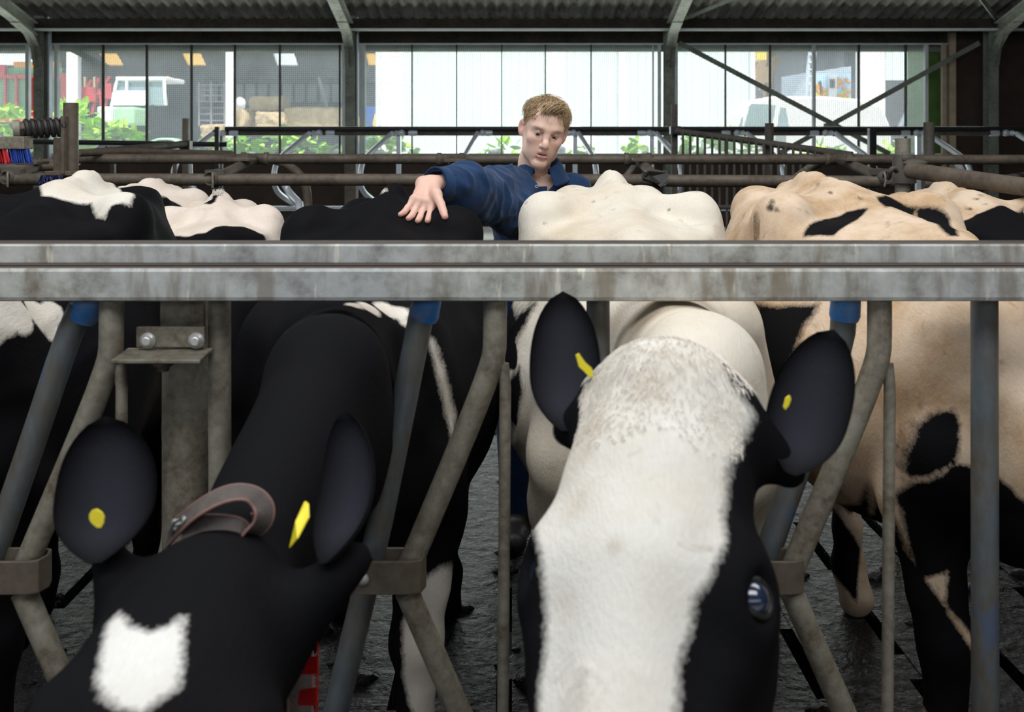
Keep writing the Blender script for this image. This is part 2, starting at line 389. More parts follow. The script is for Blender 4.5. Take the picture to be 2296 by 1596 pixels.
wins = [(-250, 66, []), (108, 775, [128, 232, 330, 430, 527, 628, 762]), (806, 1482, [816, 924, 1024, 1125, 1223, 1325, 1464]), (1512, 2080, [1626, 1726, 1824, 1925, 2030])]
for i, (a, b_, ms) in enumerate(wins):
    e = empty('window_%d' % (i + 1), (X((a + b_) / 2, WY), WY, sill), kind='structure')
    x0, x1 = X(a, WY), X(b_, WY)
    f = MB(); f.b2(x0, x0 + .05, WY - .03, WY + .05, sill, head); f.b2(x1 - .05, x1, WY - .03, WY + .05, sill, head); f.build('window_frame', M['whiteflange'], e)
    MB().b2(x0, x1, WY + .045, WY + .05, sill, head).build('window_pane', haze, e)
    nb = MB(); q = x0
    while q < x1: nb.b2(q, q + .0055, WY + .06, WY + .064, sill, head); q += .031
    q = sill
    while q < head: nb.b2(x0, x1, WY + .066, WY + .070, q, q + .0055); q += .031
    tag(nb.build('window_net', M['netwire'], e), label='fine white wind net')
    for m_ in ms:
        mm = MB(); xm = X(m_, WY); ww = .045 if m_ in (1824, 128, 816) else .017; mm.b2(xm - ww / 2, xm + ww / 2, WY - .05, WY + .03, sill, head)
        mm.build('mullion', M['whiteflange'] if m_ in (1824, 128, 816, 1464) else M['darkbeam'], e)
# roof: corrugated sheets, eaves purlins, columns, rafters
SL = math.tan(R(14.5)); EZ = Z(38, 15.2)
def roofz(y): return EZ + (15.2 - y) * SL + .10
V = []; F = []; xs = np.arange(-9.5, 12.3, .0255); ys = [15.9, 13.4, 9, 5.2, 4.0]
for y in ys:
    for k, xx in enumerate(xs): V.append((xx, y, roofz(y) + .034 * math.sin(xx * 2 * math.pi / .177)))
n_ = len(xs)
for j in range(len(ys) - 1):
    for k in range(n_ - 1): a = j * n_ + k; F.append((a, a + 1, a + n_ + 1, a + n_))
M['roof'] = pipe_mat('weathered_corrugated_sheet', (.21, .20, .175), (.07, .06, .05), .5, 2, .85, 0, (3, .5, 1))
me = np_mesh('ceiling', V, F); tag(link_mesh('ceiling', me, M['roof']), kind='structure')
MB().add([(-9.5, 4.0, roofz(4.0)), (12.3, 4.0, roofz(4.0)), (12.3, -7.1, roofz(4.) - 8.5 * SL), (-9.5, -7.1, roofz(4.) - 8.5 * SL)], [(0, 1, 2, 3)]).build('ceiling_front_slope', M['roof'], kind='structure')
pu = MB(); pu.b2(-9, 12, 14.98, 15.06, Z(66, 15.0), Z(42, 15.0)); pu.build('eaves_purlin', M['darkbeam'], label='dark eaves purlin running the length of the barn under the corrugated roof', cat='beam')
MB().b2(-9, 12, 14.9, 15.06, Z(69, 15.0), Z(65, 15.0)).build('eaves_flange', M['whiteflange'], label='thin pale steel edge strip along the bottom of the dark eaves purlin', cat='steel strip')
colx = [(92, 'far left corner column, seen above the spring loaded cow brush'), (787, 'column between the hay bale window and the pale green facade window'), (1500, 'column between the facade window and the cross braced bay'), (2222, 'column standing against the dark boards at the far right')]
for i, (cx, lb) in enumerate(colx):
    xc = X(cx, 15.15); e = empty('portal_column', (xc, 15.15, 0), 'grey steel ' + lb, 'column', 'steel portal columns')
    ib = MB(); ib.b2(xc - .075, xc + .075, 15.06, 15.075, .2, EZ); ib.b2(xc - .075, xc + .075, 15.235, 15.25, .2, EZ); ib.b2(xc - .006, xc + .006, 15.07, 15.24, .2, EZ)
    ib.build('column_shaft', M['beam'], e)
    sgn = 1 if i < 2 else -1
    # rafter climbing towards the ridge, knee haunch below it
    ra = MB(); A = Vector((xc, 14.9, EZ - .22)); B = Vector((xc, 5.0, EZ - .22 + 9.9 * SL)); up = (0, 0, 1)
    for dz in (-.09, .09): ra.bar(A + Vector((0, 0, dz)), B + Vector((0, 0, dz)), .15, .014, up)
    ra.bar(A, B, .010, .19, up); ra.build('rafter', M['beam'], e)
    hb = MB(); pts = [(0, 15.05, EZ - .75), (0, 14.98, EZ - .50), (0, 14.75, EZ - .30), (0, 14.35, EZ - .18)]
    for p, q in zip(pts[:-1], pts[1:]): hb.bar(Vector(p) + Vector((xc, 0, 0)), Vector(q) + Vector((xc, 0, 0)), .15, .014, (0, 0, 1))
    hb.add([(xc, 15.06, EZ - .8), (xc, 15.06, EZ - .1), (xc, 14.3, EZ - .1), (xc, 14.3, EZ - .17), (xc, 14.75, EZ - .3)], [(0, 1, 2, 3, 4)])
    hb.build('knee_haunch', M['beam'], e)
    MB().b2(xc - .012 + .09, xc + .012 + .09, 15.2, 15.28, .2, EZ).build('edge_angle', M['galv_new'], e)
def brace(name, p, q, lb, w=.075):
    MB().bar(p, q, w, .02, (0, 1, 0)).build(name, M['beam'], label=lb, cat='brace', group='diagonal steel braces')
brace('wind_brace', at(1522, 96, 15.3), at(1995, 345, 15.3), 'flat steel brace falling to the right across the right hand window')
brace('wind_brace', at(2196, 96, 15.26), at(1745, 345, 15.26), 'flat steel brace rising to the right across the right hand window')
brace('roof_brace', at(1535, 42, 14.9), at(1660, -10, 13.9), 'thin roof brace running up right from the third column', .05)
brace('roof_brace', at(2232, 40, 14.9), at(2195, -10, 13.9), 'thin roof brace up at the top right corner')
MB().bar(at(1848, 284, 15.2), at(1874, 284, 15.2), .06, .10).build('brace_plate', M['beam'], label='small steel joint plate where the two window braces cross', cat='plate')
brace('yard_strut', at(132, 96, 15.78), at(243, 152, 15.78), 'short timber strut seen through the net in front of the yellow skylight', .09)

# ------------------------------------------------------------------ cubicle rails and dividers (free stalls at the back)
CY = 13.5
def rail(name, pts, r, mat, lb, cat='rail', group=None, n=12, sp=0):
    return MB().tube(pts, r, n, True, sp).build(name, M[mat], label=lb, cat=cat, group=group)
rail('neck_rail', [at(505, 289, CY), at(2420, 289, CY)], .033, 'blacksteel', 'black upper neck rail running over the cubicle dividers')
rail('neck_rail', [at(503, 299, CY), at(2420, 299, CY)], .030, 'darkpipe', 'brown lower neck rail just below the black rail over the cubicles')
rail('neck_rail', [at(-60, 316, 12.6), at(510, 324, 12.6)], .033, 'blacksteel', 'black rail behind the cow brush post ending left of the dividers')
rail('brisket_rail', [at(300, 467, 13.0), at(2420, 467, 13.0)], .030, 'galv_new', 'thin bright rail running low along the front of the cubicles')
MB().b2(X(560, 13.2), X(2400, 13.2), 13.1, 13.2, Z(488, 13.1), Z(473, 13.1)).build('brisket_board', M['darkbeam'], label='dark brisket board running beneath the bright low rail', cat='board')
div = [(492, -1, 'first from the left, ending over the tractor'), (708, -1, 'below the hay bales'), (893, -1, 'in front of the white pillar'), (1078, -.5, 'left of the man, in front of the facade'),
       (1290, .5, 'just right of the man'), (1462, .7, 'beside the third column'), (1660, 1, 'behind the barred gate'), (1858, 1, 'below the brace crossing'), (2062, 1, 'behind the short grey post'), (2262, 1, 'at the far right, against dark boards'), (250, -1, 'far left, just right of the cow brush')]
for i, (dx, sg, lb) in enumerate(div):
    xc = X(dx, CY); e = empty('cubicle_divider', (xc, CY, .3), 'bent galvanised cubicle divider ' + lb, 'cubicle divider', 'cubicle dividers under the neck rails')
    zt = Z(298, CY) - (.15 if i == 10 else 0); s = sg
    s_x = s if abs(s) >= .7 else s * 1.1; L = [(0, 0, zt), (s_x * .07, -.05, zt), (s_x * .09, -.06, zt - .02), (s_x * .34, -.35, zt - .27), (s_x * .40, -.5, zt - .36), (s_x * .43, -.58, zt - .52), (s_x * .42, -.58, zt - .72), (s_x * .34, -.5, zt - .84), (s_x * .12, -.2, zt - 1.02), (0, 0, zt - 1.05)]
    MB().tube([(xc + a, CY + b, c) for a, b, c in L], .036, 10, True, 2).build('divider_tube', M['galv_new'], e)
    cl = MB(); cl.ball((xc - s * .05, CY - .02, zt), (.05, .045, .045)); cl.lathe((xc - s * .2, CY, zt), (1, 0, 0), [(.04, -.06), (.045, 0), (.04, .06)], 12); cl.build('clamp', M['galv_new'], e)
    MB().ball((xc + s * .06, CY - .03, zt), (.03, .05, .05)).build('clamp', M['blacksteel'], e)
    MB().b2(xc - .03, xc + .03, CY + .02, CY + .08, .3, zt).build('divider_post', M['darkpipe'] if i in (0, 10) else M['galv_new'], e) if i in (0, 2, 4, 5, 8, 10) else None

# ------------------------------------------------------------------ passage pipes and posts between the cows and the cubicles
PA, PB = 6.4, 5.2
rail('passage_pipe', [at(175, 356, PA), at(2420, 358, PA)], .032, 'brownpipe', 'dung stained upper pipe crossing the whole barn behind the man')
rail('passage_pipe', [at(-90, 402, PB), at(1500, 404, PB)], .032, 'brownpipe', 'dark stained lower pipe behind the cows, left stretch')
rail('passage_pipe', [at(1495, 405, PB), at(2040, 408, PB)], .032, 'brownpipe', 'dark stained lower pipe behind the cows, stretch to the short grey post')
rail('passage_pipe', [at(2070, 412, PB + .1), at(2420, 420, PB + .1)], .030, 'darkpipe', 'darker low pipe at the far right below the sloping gate pipe')
rail('passage_pipe', [at(-60, 380, 6.0), at(120, 372, 6.2)], .030, 'brownpipe', 'short stained pipe under the brush at the left edge')
rail('gate_pipe', [at(2040, 382, 4.4), at(2420, 437, 3.6)], .036, 'brownpipe', 'rusty brown pipe sloping down to the right from the short grey post', 'pipe')
rail('gate_pipe', [at(2140, 420, 5.6), at(2296, 396, 6.6)], .030, 'darkpipe', 'thin dark pipe behind the rusty sloping pipe', 'pipe')
rail('side_pipe', [at(520, 345, 7.2), at(280, 340, 6.6), at(175, 343, 6.2)], .024, 'brownpipe', 'slim pipe running towards the brush post above the upper passage pipe', 'pipe')
rail('side_pipe', [at(525, 349, 6.9), at(300, 346, 8), at(180, 346, 9)][::-1], .02, 'darkpipe', 'slim dark pipe just above the upper passage pipe at the left', 'pipe')
rail('side_pipe', [at(170, 346, 6.6), at(425, 322, 8.4)], .03, 'darkpipe', 'grey pipe rising right from the brush post to the slotted post', 'pipe')
# connecting elbows between the two pipes
def elbow(p, q, r_, lb, flip):
    e = empty('pipe_bracket', p, lb, 'pipe bracket', 'brackets joining the two passage pipes')
    MB().tube([p, q], .030, 14).build('connecting_pipe', M['brownpipe'], e)
    c = MB(); d = unit(q - p); c.lathe(p + d * .03, d, [(.034, -.05), (.046, -.03), (.046, .03), (.036, .05)], 16); c.lathe(p + Vector((0, .02, 0)), (.35 if q.x > p.x else -.35, -1, 0), [(.036, 0), (.040, .06), (.030, .062), (.028, .0)], 16, True, False); c.box(p + Vector((0, .01, .03)), (.10, .06, .03)); c.build('clamp', M['darkpipe'], e)
    c = MB(); c.lathe(q, (1, 0, 0), [(.034, -.09), (.043, -.085), (.043, -.06), (.036, -.055), (.036, .055), (.043, .06), (.043, .085), (.034, .09)], 18); c.build('sleeve', M['brownpipe'], e)
    sd = MB(); sd.box(p.lerp(q, .62) + Vector((0, 0, .035)), (.13, .16, .02)); [sd.lathe(p.lerp(q, .62) + Vector((s * .045, 0, .05)), (0, 0, 1), [(.012, 0), (.012, .018)], 6) for s in (-1, 1)]
    sd.build('saddle_plate', M['brownpipe'], e, .004)
    h = MB(); h.tube([p + Vector((0, -.05, .03)), p + Vector((0.005, -.06, -.01)), p + Vector((0, -.05, -.045))], .006, 8); h.build('hook', M['galv'], e)
elbow(at(483, 400, PB), at(572, 356, PA), 0, 'stained bracket joining both pipes right of the slotted post', 1)
elbow(at(28, 398, PB), at(95, 368, PA), 0, 'stained bracket under the cow brush at the left edge', 1)
elbow(at(1474, 402, PB), at(1430, 357, PA), 0, 'black flap bracket joining both pipes behind the white cow', -1)
elbow(at(1975, 398, PB), at(1880, 357, PA), 0, 'bracket joining both pipes left of the short grey post', -1)
elbow(at(1045, 402, PB + .3), at(1010, 357, PA), 0, 'bracket half hidden behind the stretched blue sleeve', -1)
fb = MB(); fb.add([at(1436, 392, 5.1), at(1452, 388, 5.05), at(1492, 392, 5.1), at(1494, 408, 5.08), at(1478, 424, 5.05), at(1462, 412, 5.0), at(1440, 404, 5.05)], [(0, 1, 2, 3, 4, 5, 6)])
ob = fb.build('rubber_flap', M['black_rubber'], [o for o in bpy.data.objects if o.name.startswith('pipe_bracket')][2]); sm = ob.modifiers.new('s', 'SOLIDIFY'); sm.thickness = .02
# loop tubes behind the pipes
rail('bent_loop', [at(590, 352, 7.0), at(640, 366, 7.0), at(668, 386, 6.9), at(684, 410, 6.9), at(690, 440, 6.9), at(690, 475, 6.9), Vector((X(690, 6.9), 6.9, 0))], .030, 'brownpipe', 'bent stained tube hoop left of the black cow', 'bent tube', None, 12, 2)
rail('bent_loop', [at(636, 410, 8.0), at(648, 432, 8.0), at(662, 448, 7.8), at(676, 460, 7.6), Vector((X(676, 7.6), 7.6, 0))], .030, 'galv_new', 'bright bent tube curling inside the stained hoop left of the black cow', 'bent tube', None, 12, 2)
rail('bent_loop', [at(424, 352, 9), at(426, 410, 9), at(440, 432, 9), at(470, 455, 9), Vector((X(470, 9), 9, 0))], .028, 'galv_new', 'bright bent tube behind the slotted post, above the small white cow', 'bent tube', None, 12, 2)
rail('bent_loop', [at(1262, 346, 9), Vector((X(1262, 9), 9, 0))], .02, 'galv_new', 'pair of thin bright uprights just right of the man', 'bent tube')
rail('bent_loop', [at(2148, 368, 9), at(2162, 395, 9), at(2158, 418, 9), at(2140, 438, 9), at(2110, 455, 8.6), Vector((X(2085, 8.6), 8.6, 0))], .034, 'galv_new', 'bright bent tube curling below the pipes at the far right', 'bent tube', None, 12, 2)
rail('slant_pipe', [Vector((X(1600, 6.7), 6.7, 0)), at(1790, 395, 6.7), at(1830, 368, 6.6), at(1850, 356, 6.45)], .032, 'galv', 'grey slanting pipe behind the hump of the tan cow', 'pipe')
rail('slant_pipe', [Vector((X(1300, 7.6), 7.6, 0)), at(1404, 395, 7.6), at(1432, 360, 7.6), at(1440, 356, 6.45)], .026, 'galv', 'grey slanting pipe behind the raised hip of the white cow', 'pipe')
MB().b2(X(285, 9), X(370, 9), 9, 9.04, 0, Z(414, 9)).build('partition_sheet', M['galv'], label='grey sheet steel partition standing behind the black and white rump at the left', cat='partition')
MB().b2(X(1145, 14), X(1200, 14), 14, 14.1, .3, Z(352, 14)).build('timber_post', M['darkboard'], label='dark timber post hidden mostly behind the man', cat='post')
# slotted post and others
def post(name, px, top, bot, Y, w, mat, lb, cat='post', round_=False, d=None):
    m = MB(); xc = X(px, Y)
    if round_: m.lathe((xc, Y, Z(bot, Y)), (0, 0, 1), [(w / 2, 0), (w / 2, Z(top, Y) - Z(bot, Y))], 18)
    else: m.b2(xc - w / 2, xc + w / 2, Y - (d or w) / 2, Y + (d or w) / 2, Z(bot, Y), Z(top, Y))
    return m.build(name, M[mat], bevel=0 if round_ else .004, label=lb, cat=cat)
post('slotted_post', 417, 265, 734, 8.4, .05, 'brownpipe', 'slim rusty upright rising in front of the tractor wheel')
post('slotted_post', 392, 340, 734, 8.4, .03, 'brownpipe', 'thinner stub beside the slim rusty upright at the left')
post('clamp_block', 417, 315, 340, 8.35, .085, 'blacksteel', 'black clamp block on the slim rusty upright', 'clamp')
post('steel_post', 487, 284, 558, 12.5, .055, 'blacksteel', 'short black post carrying the left end of the neck rails')
post('steel_post', 787, 350, 580, 11.5, .13, 'brownpipe', 'brownish foot of a stanchion behind the passage pipes, under the second column')
post('fence_post', 1725, 276, 778, 7.6, .066, 'darkpipe', 'dark round post standing in the middle of the barred gate', 'post', True)
post('fence_post', 2083, 274, 824, 6.9, .074, 'darkpipe', 'dark round post with a mossy top right of the short grey post', 'post', True)
post('fence_post', 1512, 234, 744, 8.2, .048, 'darkpipe', 'slim dark upright beside the third column holding the barred gate')
post('clamp_block', 1514, 283, 302, 8.15, .085, 'blacksteel', 'dark clamp on the upright beside the third column', 'clamp')
post('fence_post', 1955, 288, 552, 12.9, .09, 'blacksteel', 'dark blue grey post stub under the right hand braces')
e = empty('short_grey_post', at(2026, 400, 4.9), 'thick short grey post with a pipe socket, right of the tan cow hump', 'post')
xc = X(2024, 4.9); MB().lathe((xc, 4.9, 0), (0, 0, 1), [(.037, 0), (.037, Z(310, 4.9))], 20).build('post_tube', M['galv'], e)
s_ = MB(); s_.lathe((xc, 4.88, Z(410, 4.9)), (0, 0, 1), [(.056, 0), (.056, .12), (.048, .14)], 20); s_.ball(at(2052, 366, 4.8), (.06, .04, .02)); s_.box(at(2040, 356, 4.85), (.09, .06, .012)); s_.build('pipe_socket', M['darkpipe'], e)
MB().tube([at(1992, 400, 4.8), at(1996, 382, 4.75), at(2004, 376, 4.75), at(2010, 384, 4.78)], .012, 10, True, 1).build('hook', M['darkpipe'], e)
# barred gate, falling to the right, with long bars
gt = empty('barred_gate', at(1640, 330, 8), 'dark barred gate with a sloping top rail right of the third column', 'gate')
def topy(px): return 292 + (px - 1520) * (345 - 290) / 380.0
MB().tube([at(1516, 294, 8.1), at(1700, 318, 7.6), at(1910, 348, 7.0)], .026, 12).build('top_rail', M['darkpipe'], gt)
for k in range(19):
    px = 1531 + k * 16.5; Yk = 8.05 - (px - 1520) / 380 * 1.05
    MB().tube([at(px, topy(px) + 2, Yk), at(px, 540, Yk)], .0105, 8).build('gate_bar', M['darkpipe'], gt)
MB().tube([at(1516, 462, 8.1), at(1910, 470, 7.0)], .018, 10).build('lower_rail', M['darkpipe'], gt)
# rotating cow brush at the left edge
cb = empty('cow_brush', at(150, 390, 5.0), 'cow brush with heavy black spring and red and blue bristles at the left edge', 'cow brush')
YB = 4.7; MB().lathe(at(159, 390, YB), (0, 0, 1), [(.034, -1.39), (.034, .335)], 22).build('mounting_post', M['brownpipe'], cb)
m = MB(); m.box(at(146, 325, YB - .05), (.018, .06, .27)); m.box(at(132, 350, YB - .06), (.05, .012, .17)); m.box(at(150, 388, YB - .02), (.17, .1, .02)); m.build('mounting_plate', M['brownpipe'], cb, .003)
A0 = at(48, 289, YB - .12); A1 = at(143, 285, YB - .04); m = MB(); ax = A1 - A0; L = ax.length; d = unit(ax); u = unit(d.cross(Vector((0, 0, 1)))); v_ = d.cross(u)
pts = []
for k in range(0, 7 * 20 + 1):
    t_ = k / (7 * 20); a = 2 * math.pi * 7 * t_; pts.append(A0 + d * (L * t_) + (u * math.cos(a) + v_ * math.sin(a)) * .036)
m.tube(pts, .0115, 10); m.build('coil_spring', M['black_rubber'], cb)
rm = MB(); rm.lathe(A0 - d * .02, d, [(.034, 0), (.034, L * .98), (.040, L), (.030, L), (.027, L * .9), (.027, 0)], 24, True, False); rm.build('spring_core', M['brownpipe'], cb)
rg = MB(); rg.lathe(A0 - d * .035, d, [(.040, 0), (.043, .02), (.043, .03), (.035, .03), (.034, 0)], 24, True, False); rg.build('spring_rim', M['galv'], cb)
MB().box(at(-30, 320, YB - .15), (.385, .09, .058)).build('brush_block', M['galv'], cb, .004)
rb = MB(); bb = MB()
for k in range(420):
    px = random.uniform(-120, 66); y_ = YB - .15 + random.uniform(-.04, .04); a = at(px, 334, y_); b = a + Vector((.012 + random.uniform(-.004, .008), random.uniform(-.01, .01), -.062 + random.uniform(-.006, .008)))
    (bb if px > 18 else rb).tube([a, b], .0022, 4, False)
rb.build('red_bristles', M['red'], cb); bb.build('blue_bristles', M['blue'], cb)
db = MB()
for k in range(160):
    a = at(random.uniform(92, 140), random.uniform(392, 398), YB - .04 + random.uniform(-.04, .04)); db.tube([a, a + Vector((random.uniform(-.02, .02), random.uniform(-.02, .02), -.035))], .003, 4, False)
db.build('dark_blue_bristles', M['darkblue'], cb)

# ------------------------------------------------------------------ the self-locking feed barrier in front
FB = empty('feed_barrier', (0, 2.0, 0), 'worn galvanised self locking feed barrier the cows reach through', 'feed barrier')
YR = 1.95
MB().b2(-2.4, 2.4, YR - .005, YR + .06, Z(594, YR), Z(540, YR) - .004).build('top_rail', M['rail'], FB, .006, label='upper galvanised box rail')
MB().b2(-2.4, 2.4, YR - .045, YR + .035, Z(676, YR - .04), Z(598, YR - .04)).build('top_rail', M['rail'], FB, .009, label='lower, deeper galvanised box rail')
s_ = MB(); s_.b2(-2.4, 2.4, YR - .035, YR + .05, Z(600, YR - .02), Z(592, YR - .02)); s_.build('dark_joint', M['darkboard'], FB)
YP = YR + .0
def pipe(pts, r, name='barrier_pipe', mat='galv', sp=0, par=FB, lb=None):
    return MB().tube([at(a, b, YP + (c if c else 0)) for a, b, c in [tuple(p) + (0,) * (3 - len(p)) for p in pts]], r, 18, True, sp).build(name, M[mat], par, label=lb)
def stall(dx, sp=1):
    # fixed neck pipe: vertical, elbow, slanting down to the collar, then away again
    pipe([(1110 + dx, 672), (1110 + dx, 740), (1109 + dx, 790), (1096 + dx, 835), (1060 + dx, 930), (985 + dx, 1110), (918 + dx, 1268)], .0235, 'neck_pipe', 'galv', 1)
    pipe([(912 + dx, 1325), (975 + dx, 1470), (1050 + dx, 1640)], .0235, 'neck_pipe', 'galv')
    pipe([(1128 + dx, 815, .0), (1133 + dx, 870), (1131 + dx, 1100), (1127 + dx, 1700)], .0115, 'thin_upright', 'galv')
    pv = Vector(at(900 + dx, 1296, YP))
    c = MB(); a0 = at(800 + dx, 1296, YP - .034); h = .032; W = 150 / FPX * YP
    zc = a0.z; x0 = a0.x; x1 = x0 + W
    prof = [(x0, YP - .036), (x1 - .03, YP - .036), (x1 - .008, YP - .028), (x1, YP), (x1 - .008, YP + .028), (x1 - .03, YP + .036), (x0, YP + .036)]
    inn = [(x0, YP - .029), (x1 - .032, YP - .029), (x1 - .013, YP - .022), (x1 - .007, YP), (x1 - .013, YP + .022), (x1 - .032, YP + .029), (x0, YP + .029)]
    vs = [(a, b, zc + s * h) for s in (-1, 1) for a, b in prof] + [(a, b, zc + s * h) for s in (-1, 1) for a, b in inn]; n = 7; fs = []
    for k in range(n - 1): fs += [(k, k + 1, k + 1 + n, k + n), (2 * n + k + 1, 2 * n + k, 3 * n + k, 3 * n + k + 1), (n + k, n + k + 1, 3 * n + k + 1, 3 * n + k), (k + 1, k, 2 * n + k, 2 * n + k + 1)]
    fs += [(0, n, 3 * n, 2 * n), (n - 1, 3 * n - 1, 4 * n - 1, 2 * n - 1)]
    c.add(vs, fs); ob = c.build('pivot_collar', M['brownpipe'], FB, .002)
    MB().lathe((x0 + .012, YP - .036, zc), (0, -1, 0), [(.012, 0), (.013, .003), (.010, .008), (.003, .010)], 12).build('bolt', M['bolt'], ob)
for dx in (-860, 0, 862): stall(dx)
lv = [((182, 690), (150, 760), (84, 960), (-20, 1260), (-110, 1520)), ((948, 690), (934, 760), (900, 935), (838, 1240), (742, 1640)), ((1893, 690), (1888, 760), (1840, 920), (1776, 1080), (1700, 1300), (1620, 1500))]
for k, L in enumerate(lv):
    ob = pipe([(a, b, .035 if k < 2 else .05) for a, b in L], .0255, 'locking_lever', 'lever', 1)
    ctr = at(L[0][0], 694, YP + .035); MB().lathe(ctr + Vector((0, 0, -.022)), unit(Vector(at(*L[0], YP)) - Vector(at(*L[1], YP))), [(.0262, 0), (.030, .01), (.0285, .055)], 20).build('blue_sleeve', M['bluepaint'], ob)
for px, r in ((492, .0225), (1341, .0235), (2207, .026)):
    pipe([(px, 670, .05), (px + 1, 1100, .05), (px + 2, 1700, .05)], r, 'stall_upright', 'lever' if px > 500 else 'galv')
for dx in (-20, 12):
    pass
# steel support post with shelf bracket
sp_ = empty('support_post', at(412, 1500, YR + .12), 'stout galvanised post with a bolted angle shelf carrying the feed barrier at the left', 'post')
MB().lathe((X(412, YR + .12), YR + .14, 0), (0, 0, 1), [(.050, 0), (.050, Z(680, 2.0) + .0)], 28).build('post_tube', M['galv'], sp_)
br = MB(); br.box(at(384, 755, YR + .015), (.135, .012, .040)); br.box(at(366, 797, YR - .015), (.17, .085, .008), Matrix.Rotation(R(4), 3, 'X')); br.box(at(410, 705, YR + .05), (.088, .012, .06)); ob = br.build('angle_bracket', M['galv'], sp_, .002)
for px in (332, 441): MB().lathe(at(px, 763, YR + .008), (0, -1, 0), [(.016, 0), (.016, .004), (.011, .0045), (.011, .012), (.007, .014)], 12).build('bolt', M['bolt'], ob)
MB().lathe(at(366, 815, YR - .01), (0, 0, -1), [(.02, -.004), (.02, .004), (.012, .005), (.012, .014)], 6).build('bolt', M['brownpipe'], ob)
# ------------------------------------------------------------------ cows
def body_prims(f, wide=1.0, drop=0.0, fat=1.0, hookz=0.0):
    W = wide; D = -drop
    # barrel, chest, belly
    f.ell((0, -.48, .92 + D * .7), (.30 * W, .46, .35), None, .05)
    f.ell((0, -.20, .91 + D * .3), (.36 * W * fat, .50, .385), None, .10)
    f.ell((0, -.76, .90 + D), (.21 * W, .22, .29), None, .10)
    # spine with a bony ridge
    f.chain([(0, .46, 1.40), (0, .28, 1.425), (0, .10, 1.39), (0, -.12, 1.325), (0, -.4, 1.275 + D * .5), (0, -.66, 1.25 + D), (0, -.84, 1.21 + D)], [.022, .026, .028, .030, .034, .04, .05], .07)
    f.ell((0, .20, 1.350), (.13, .27, .062), None, .06)
    for k in range(4): f.ell((0, .34 - k * .09, 1.448 - (k * .09) ** 2 * .5), (.013, .020, .016), None, .03)   # vertebral tips
    f.ell((0, -.10, 1.285), (.24 * W, .30, .055), None, .08)             # transverse shelf of the loin
    for s in (-1, 1):
        f.cone((0, .06, 1.350), (s * .22 * W, 0, 1.345 + hookz), .045, .048, .07)
        f.ell((s * .225 * W, .0, 1.352 + hookz), (.060, .095, .052), None, .06)      # hook bone
        f.ell((s * .245 * W, -.02, 1.27 + hookz), (.052, .10, .09), None, .05)
        f.cone((s * .225 * W, .03, 1.325 + hookz), (s * .13 * W, .44, 1.335), .040, .040, .06)
        f.ell((s * .125 * W, .43, 1.345), (.050, .085, .050), None, .10)            # pin bone
        f.ell((s * .17 * W, .20, 1.05), (.14, .27, .27), None, .08)      # thigh
        f.ell((s * .20 * W, -.03, 1.10), (.10, .18, .19), None, .08)
        f.chain([(s * .18 * W, .14, .98), (s * .21 * W, .05, .78), (s * .17, .28, .60), (s * .17, .42, .50), (s * .17, .36, .26), (s * .17, .36, .13), (s * .17, .31, .04)], [.15, .11, .07, .052, .038, .042, .055], .05)
        # shoulder and foreleg
        f.ell((s * .17 * W, -.70, 1.00 + D), (.085, .15, .24), Matrix.Rotation(R(12), 3, 'X'), .07)
        f.ell((s * .09 * W, -.66, 1.15 + D), (.05, .12, .12), None, .06)
        f.chain([(s * .19 * W, -.78, .86 + D), (s * .19 * W, -.66, .72 + D), (s * .17, -.70, .42), (s * .165, -.69, .15), (s * .165, -.73, .04)], [.10, .085, .052, .037, .055], .05)
    for s in (-1, 1): f.ell((s * .15 * W, .22, 1.18), (.125, .30, .155), None, .09)
    f.ell((0, .20, 1.15), (.22 * W, .36, .205), None, .08)              # croup
    f.ell((0, .24, .70), (.17, .20, .15), None, .06)                    # udder
    f.chain([(0, .48, 1.385), (0, .56, 1.28), (.01, .58, 1.0), (.02, .58, .70), (.02, .59, .5)], [.028, .026, .02, .018, .035], .03)
def head_prims(f):
    f.ell((0, .105, -.10), (.100, .105, .15), None, .03)
    f.ell((0, .085, -.015), (.075, .07, .055), None, .05)               # poll
    f.ell((0, .06, -.16), (.098, .055, .13), None, .04)                 # broad flat forehead
    for s in (-1, 1):
        f.ell((s * .088, .072, -.205), (.038, .046, .054), None, .040)  # orbit
        f.ell((s * .080, .140, -.235), (.042, .080, .105), None, .04)   # cheek
        f.cone((s * .055, .185, -.20), (s * .02, .14, -.45), .055, .038, .04)
        f.cone((s * .075, .06, -.27), (s * .05, .065, -.40), .022, .018, .03)
    f.chain([(0, .075, -.20), (0, .075, -.34), (0, .075, -.46)], [.080, .058, .060], .05)
    f.ell((0, .012 + .02, -.33), (.034, .022, .13), None, .04)          # nasal ridge
    f.ell((0, .075, -.485), (.078, .066, .058), None, .04)
    for s in (-1, 1): f.ell((s * .045, .030, -.515), (.014, .016, .020), None, .012, 'sub')
    f.cone((-.06, .11, -.535), (.06, .11, -.535), .008, .008, .012, 'sub')
    for s in (-1, 1):
        f.ell((s * .116, .044, -.208), (.018, .022, .026), None, .010, 'sub')
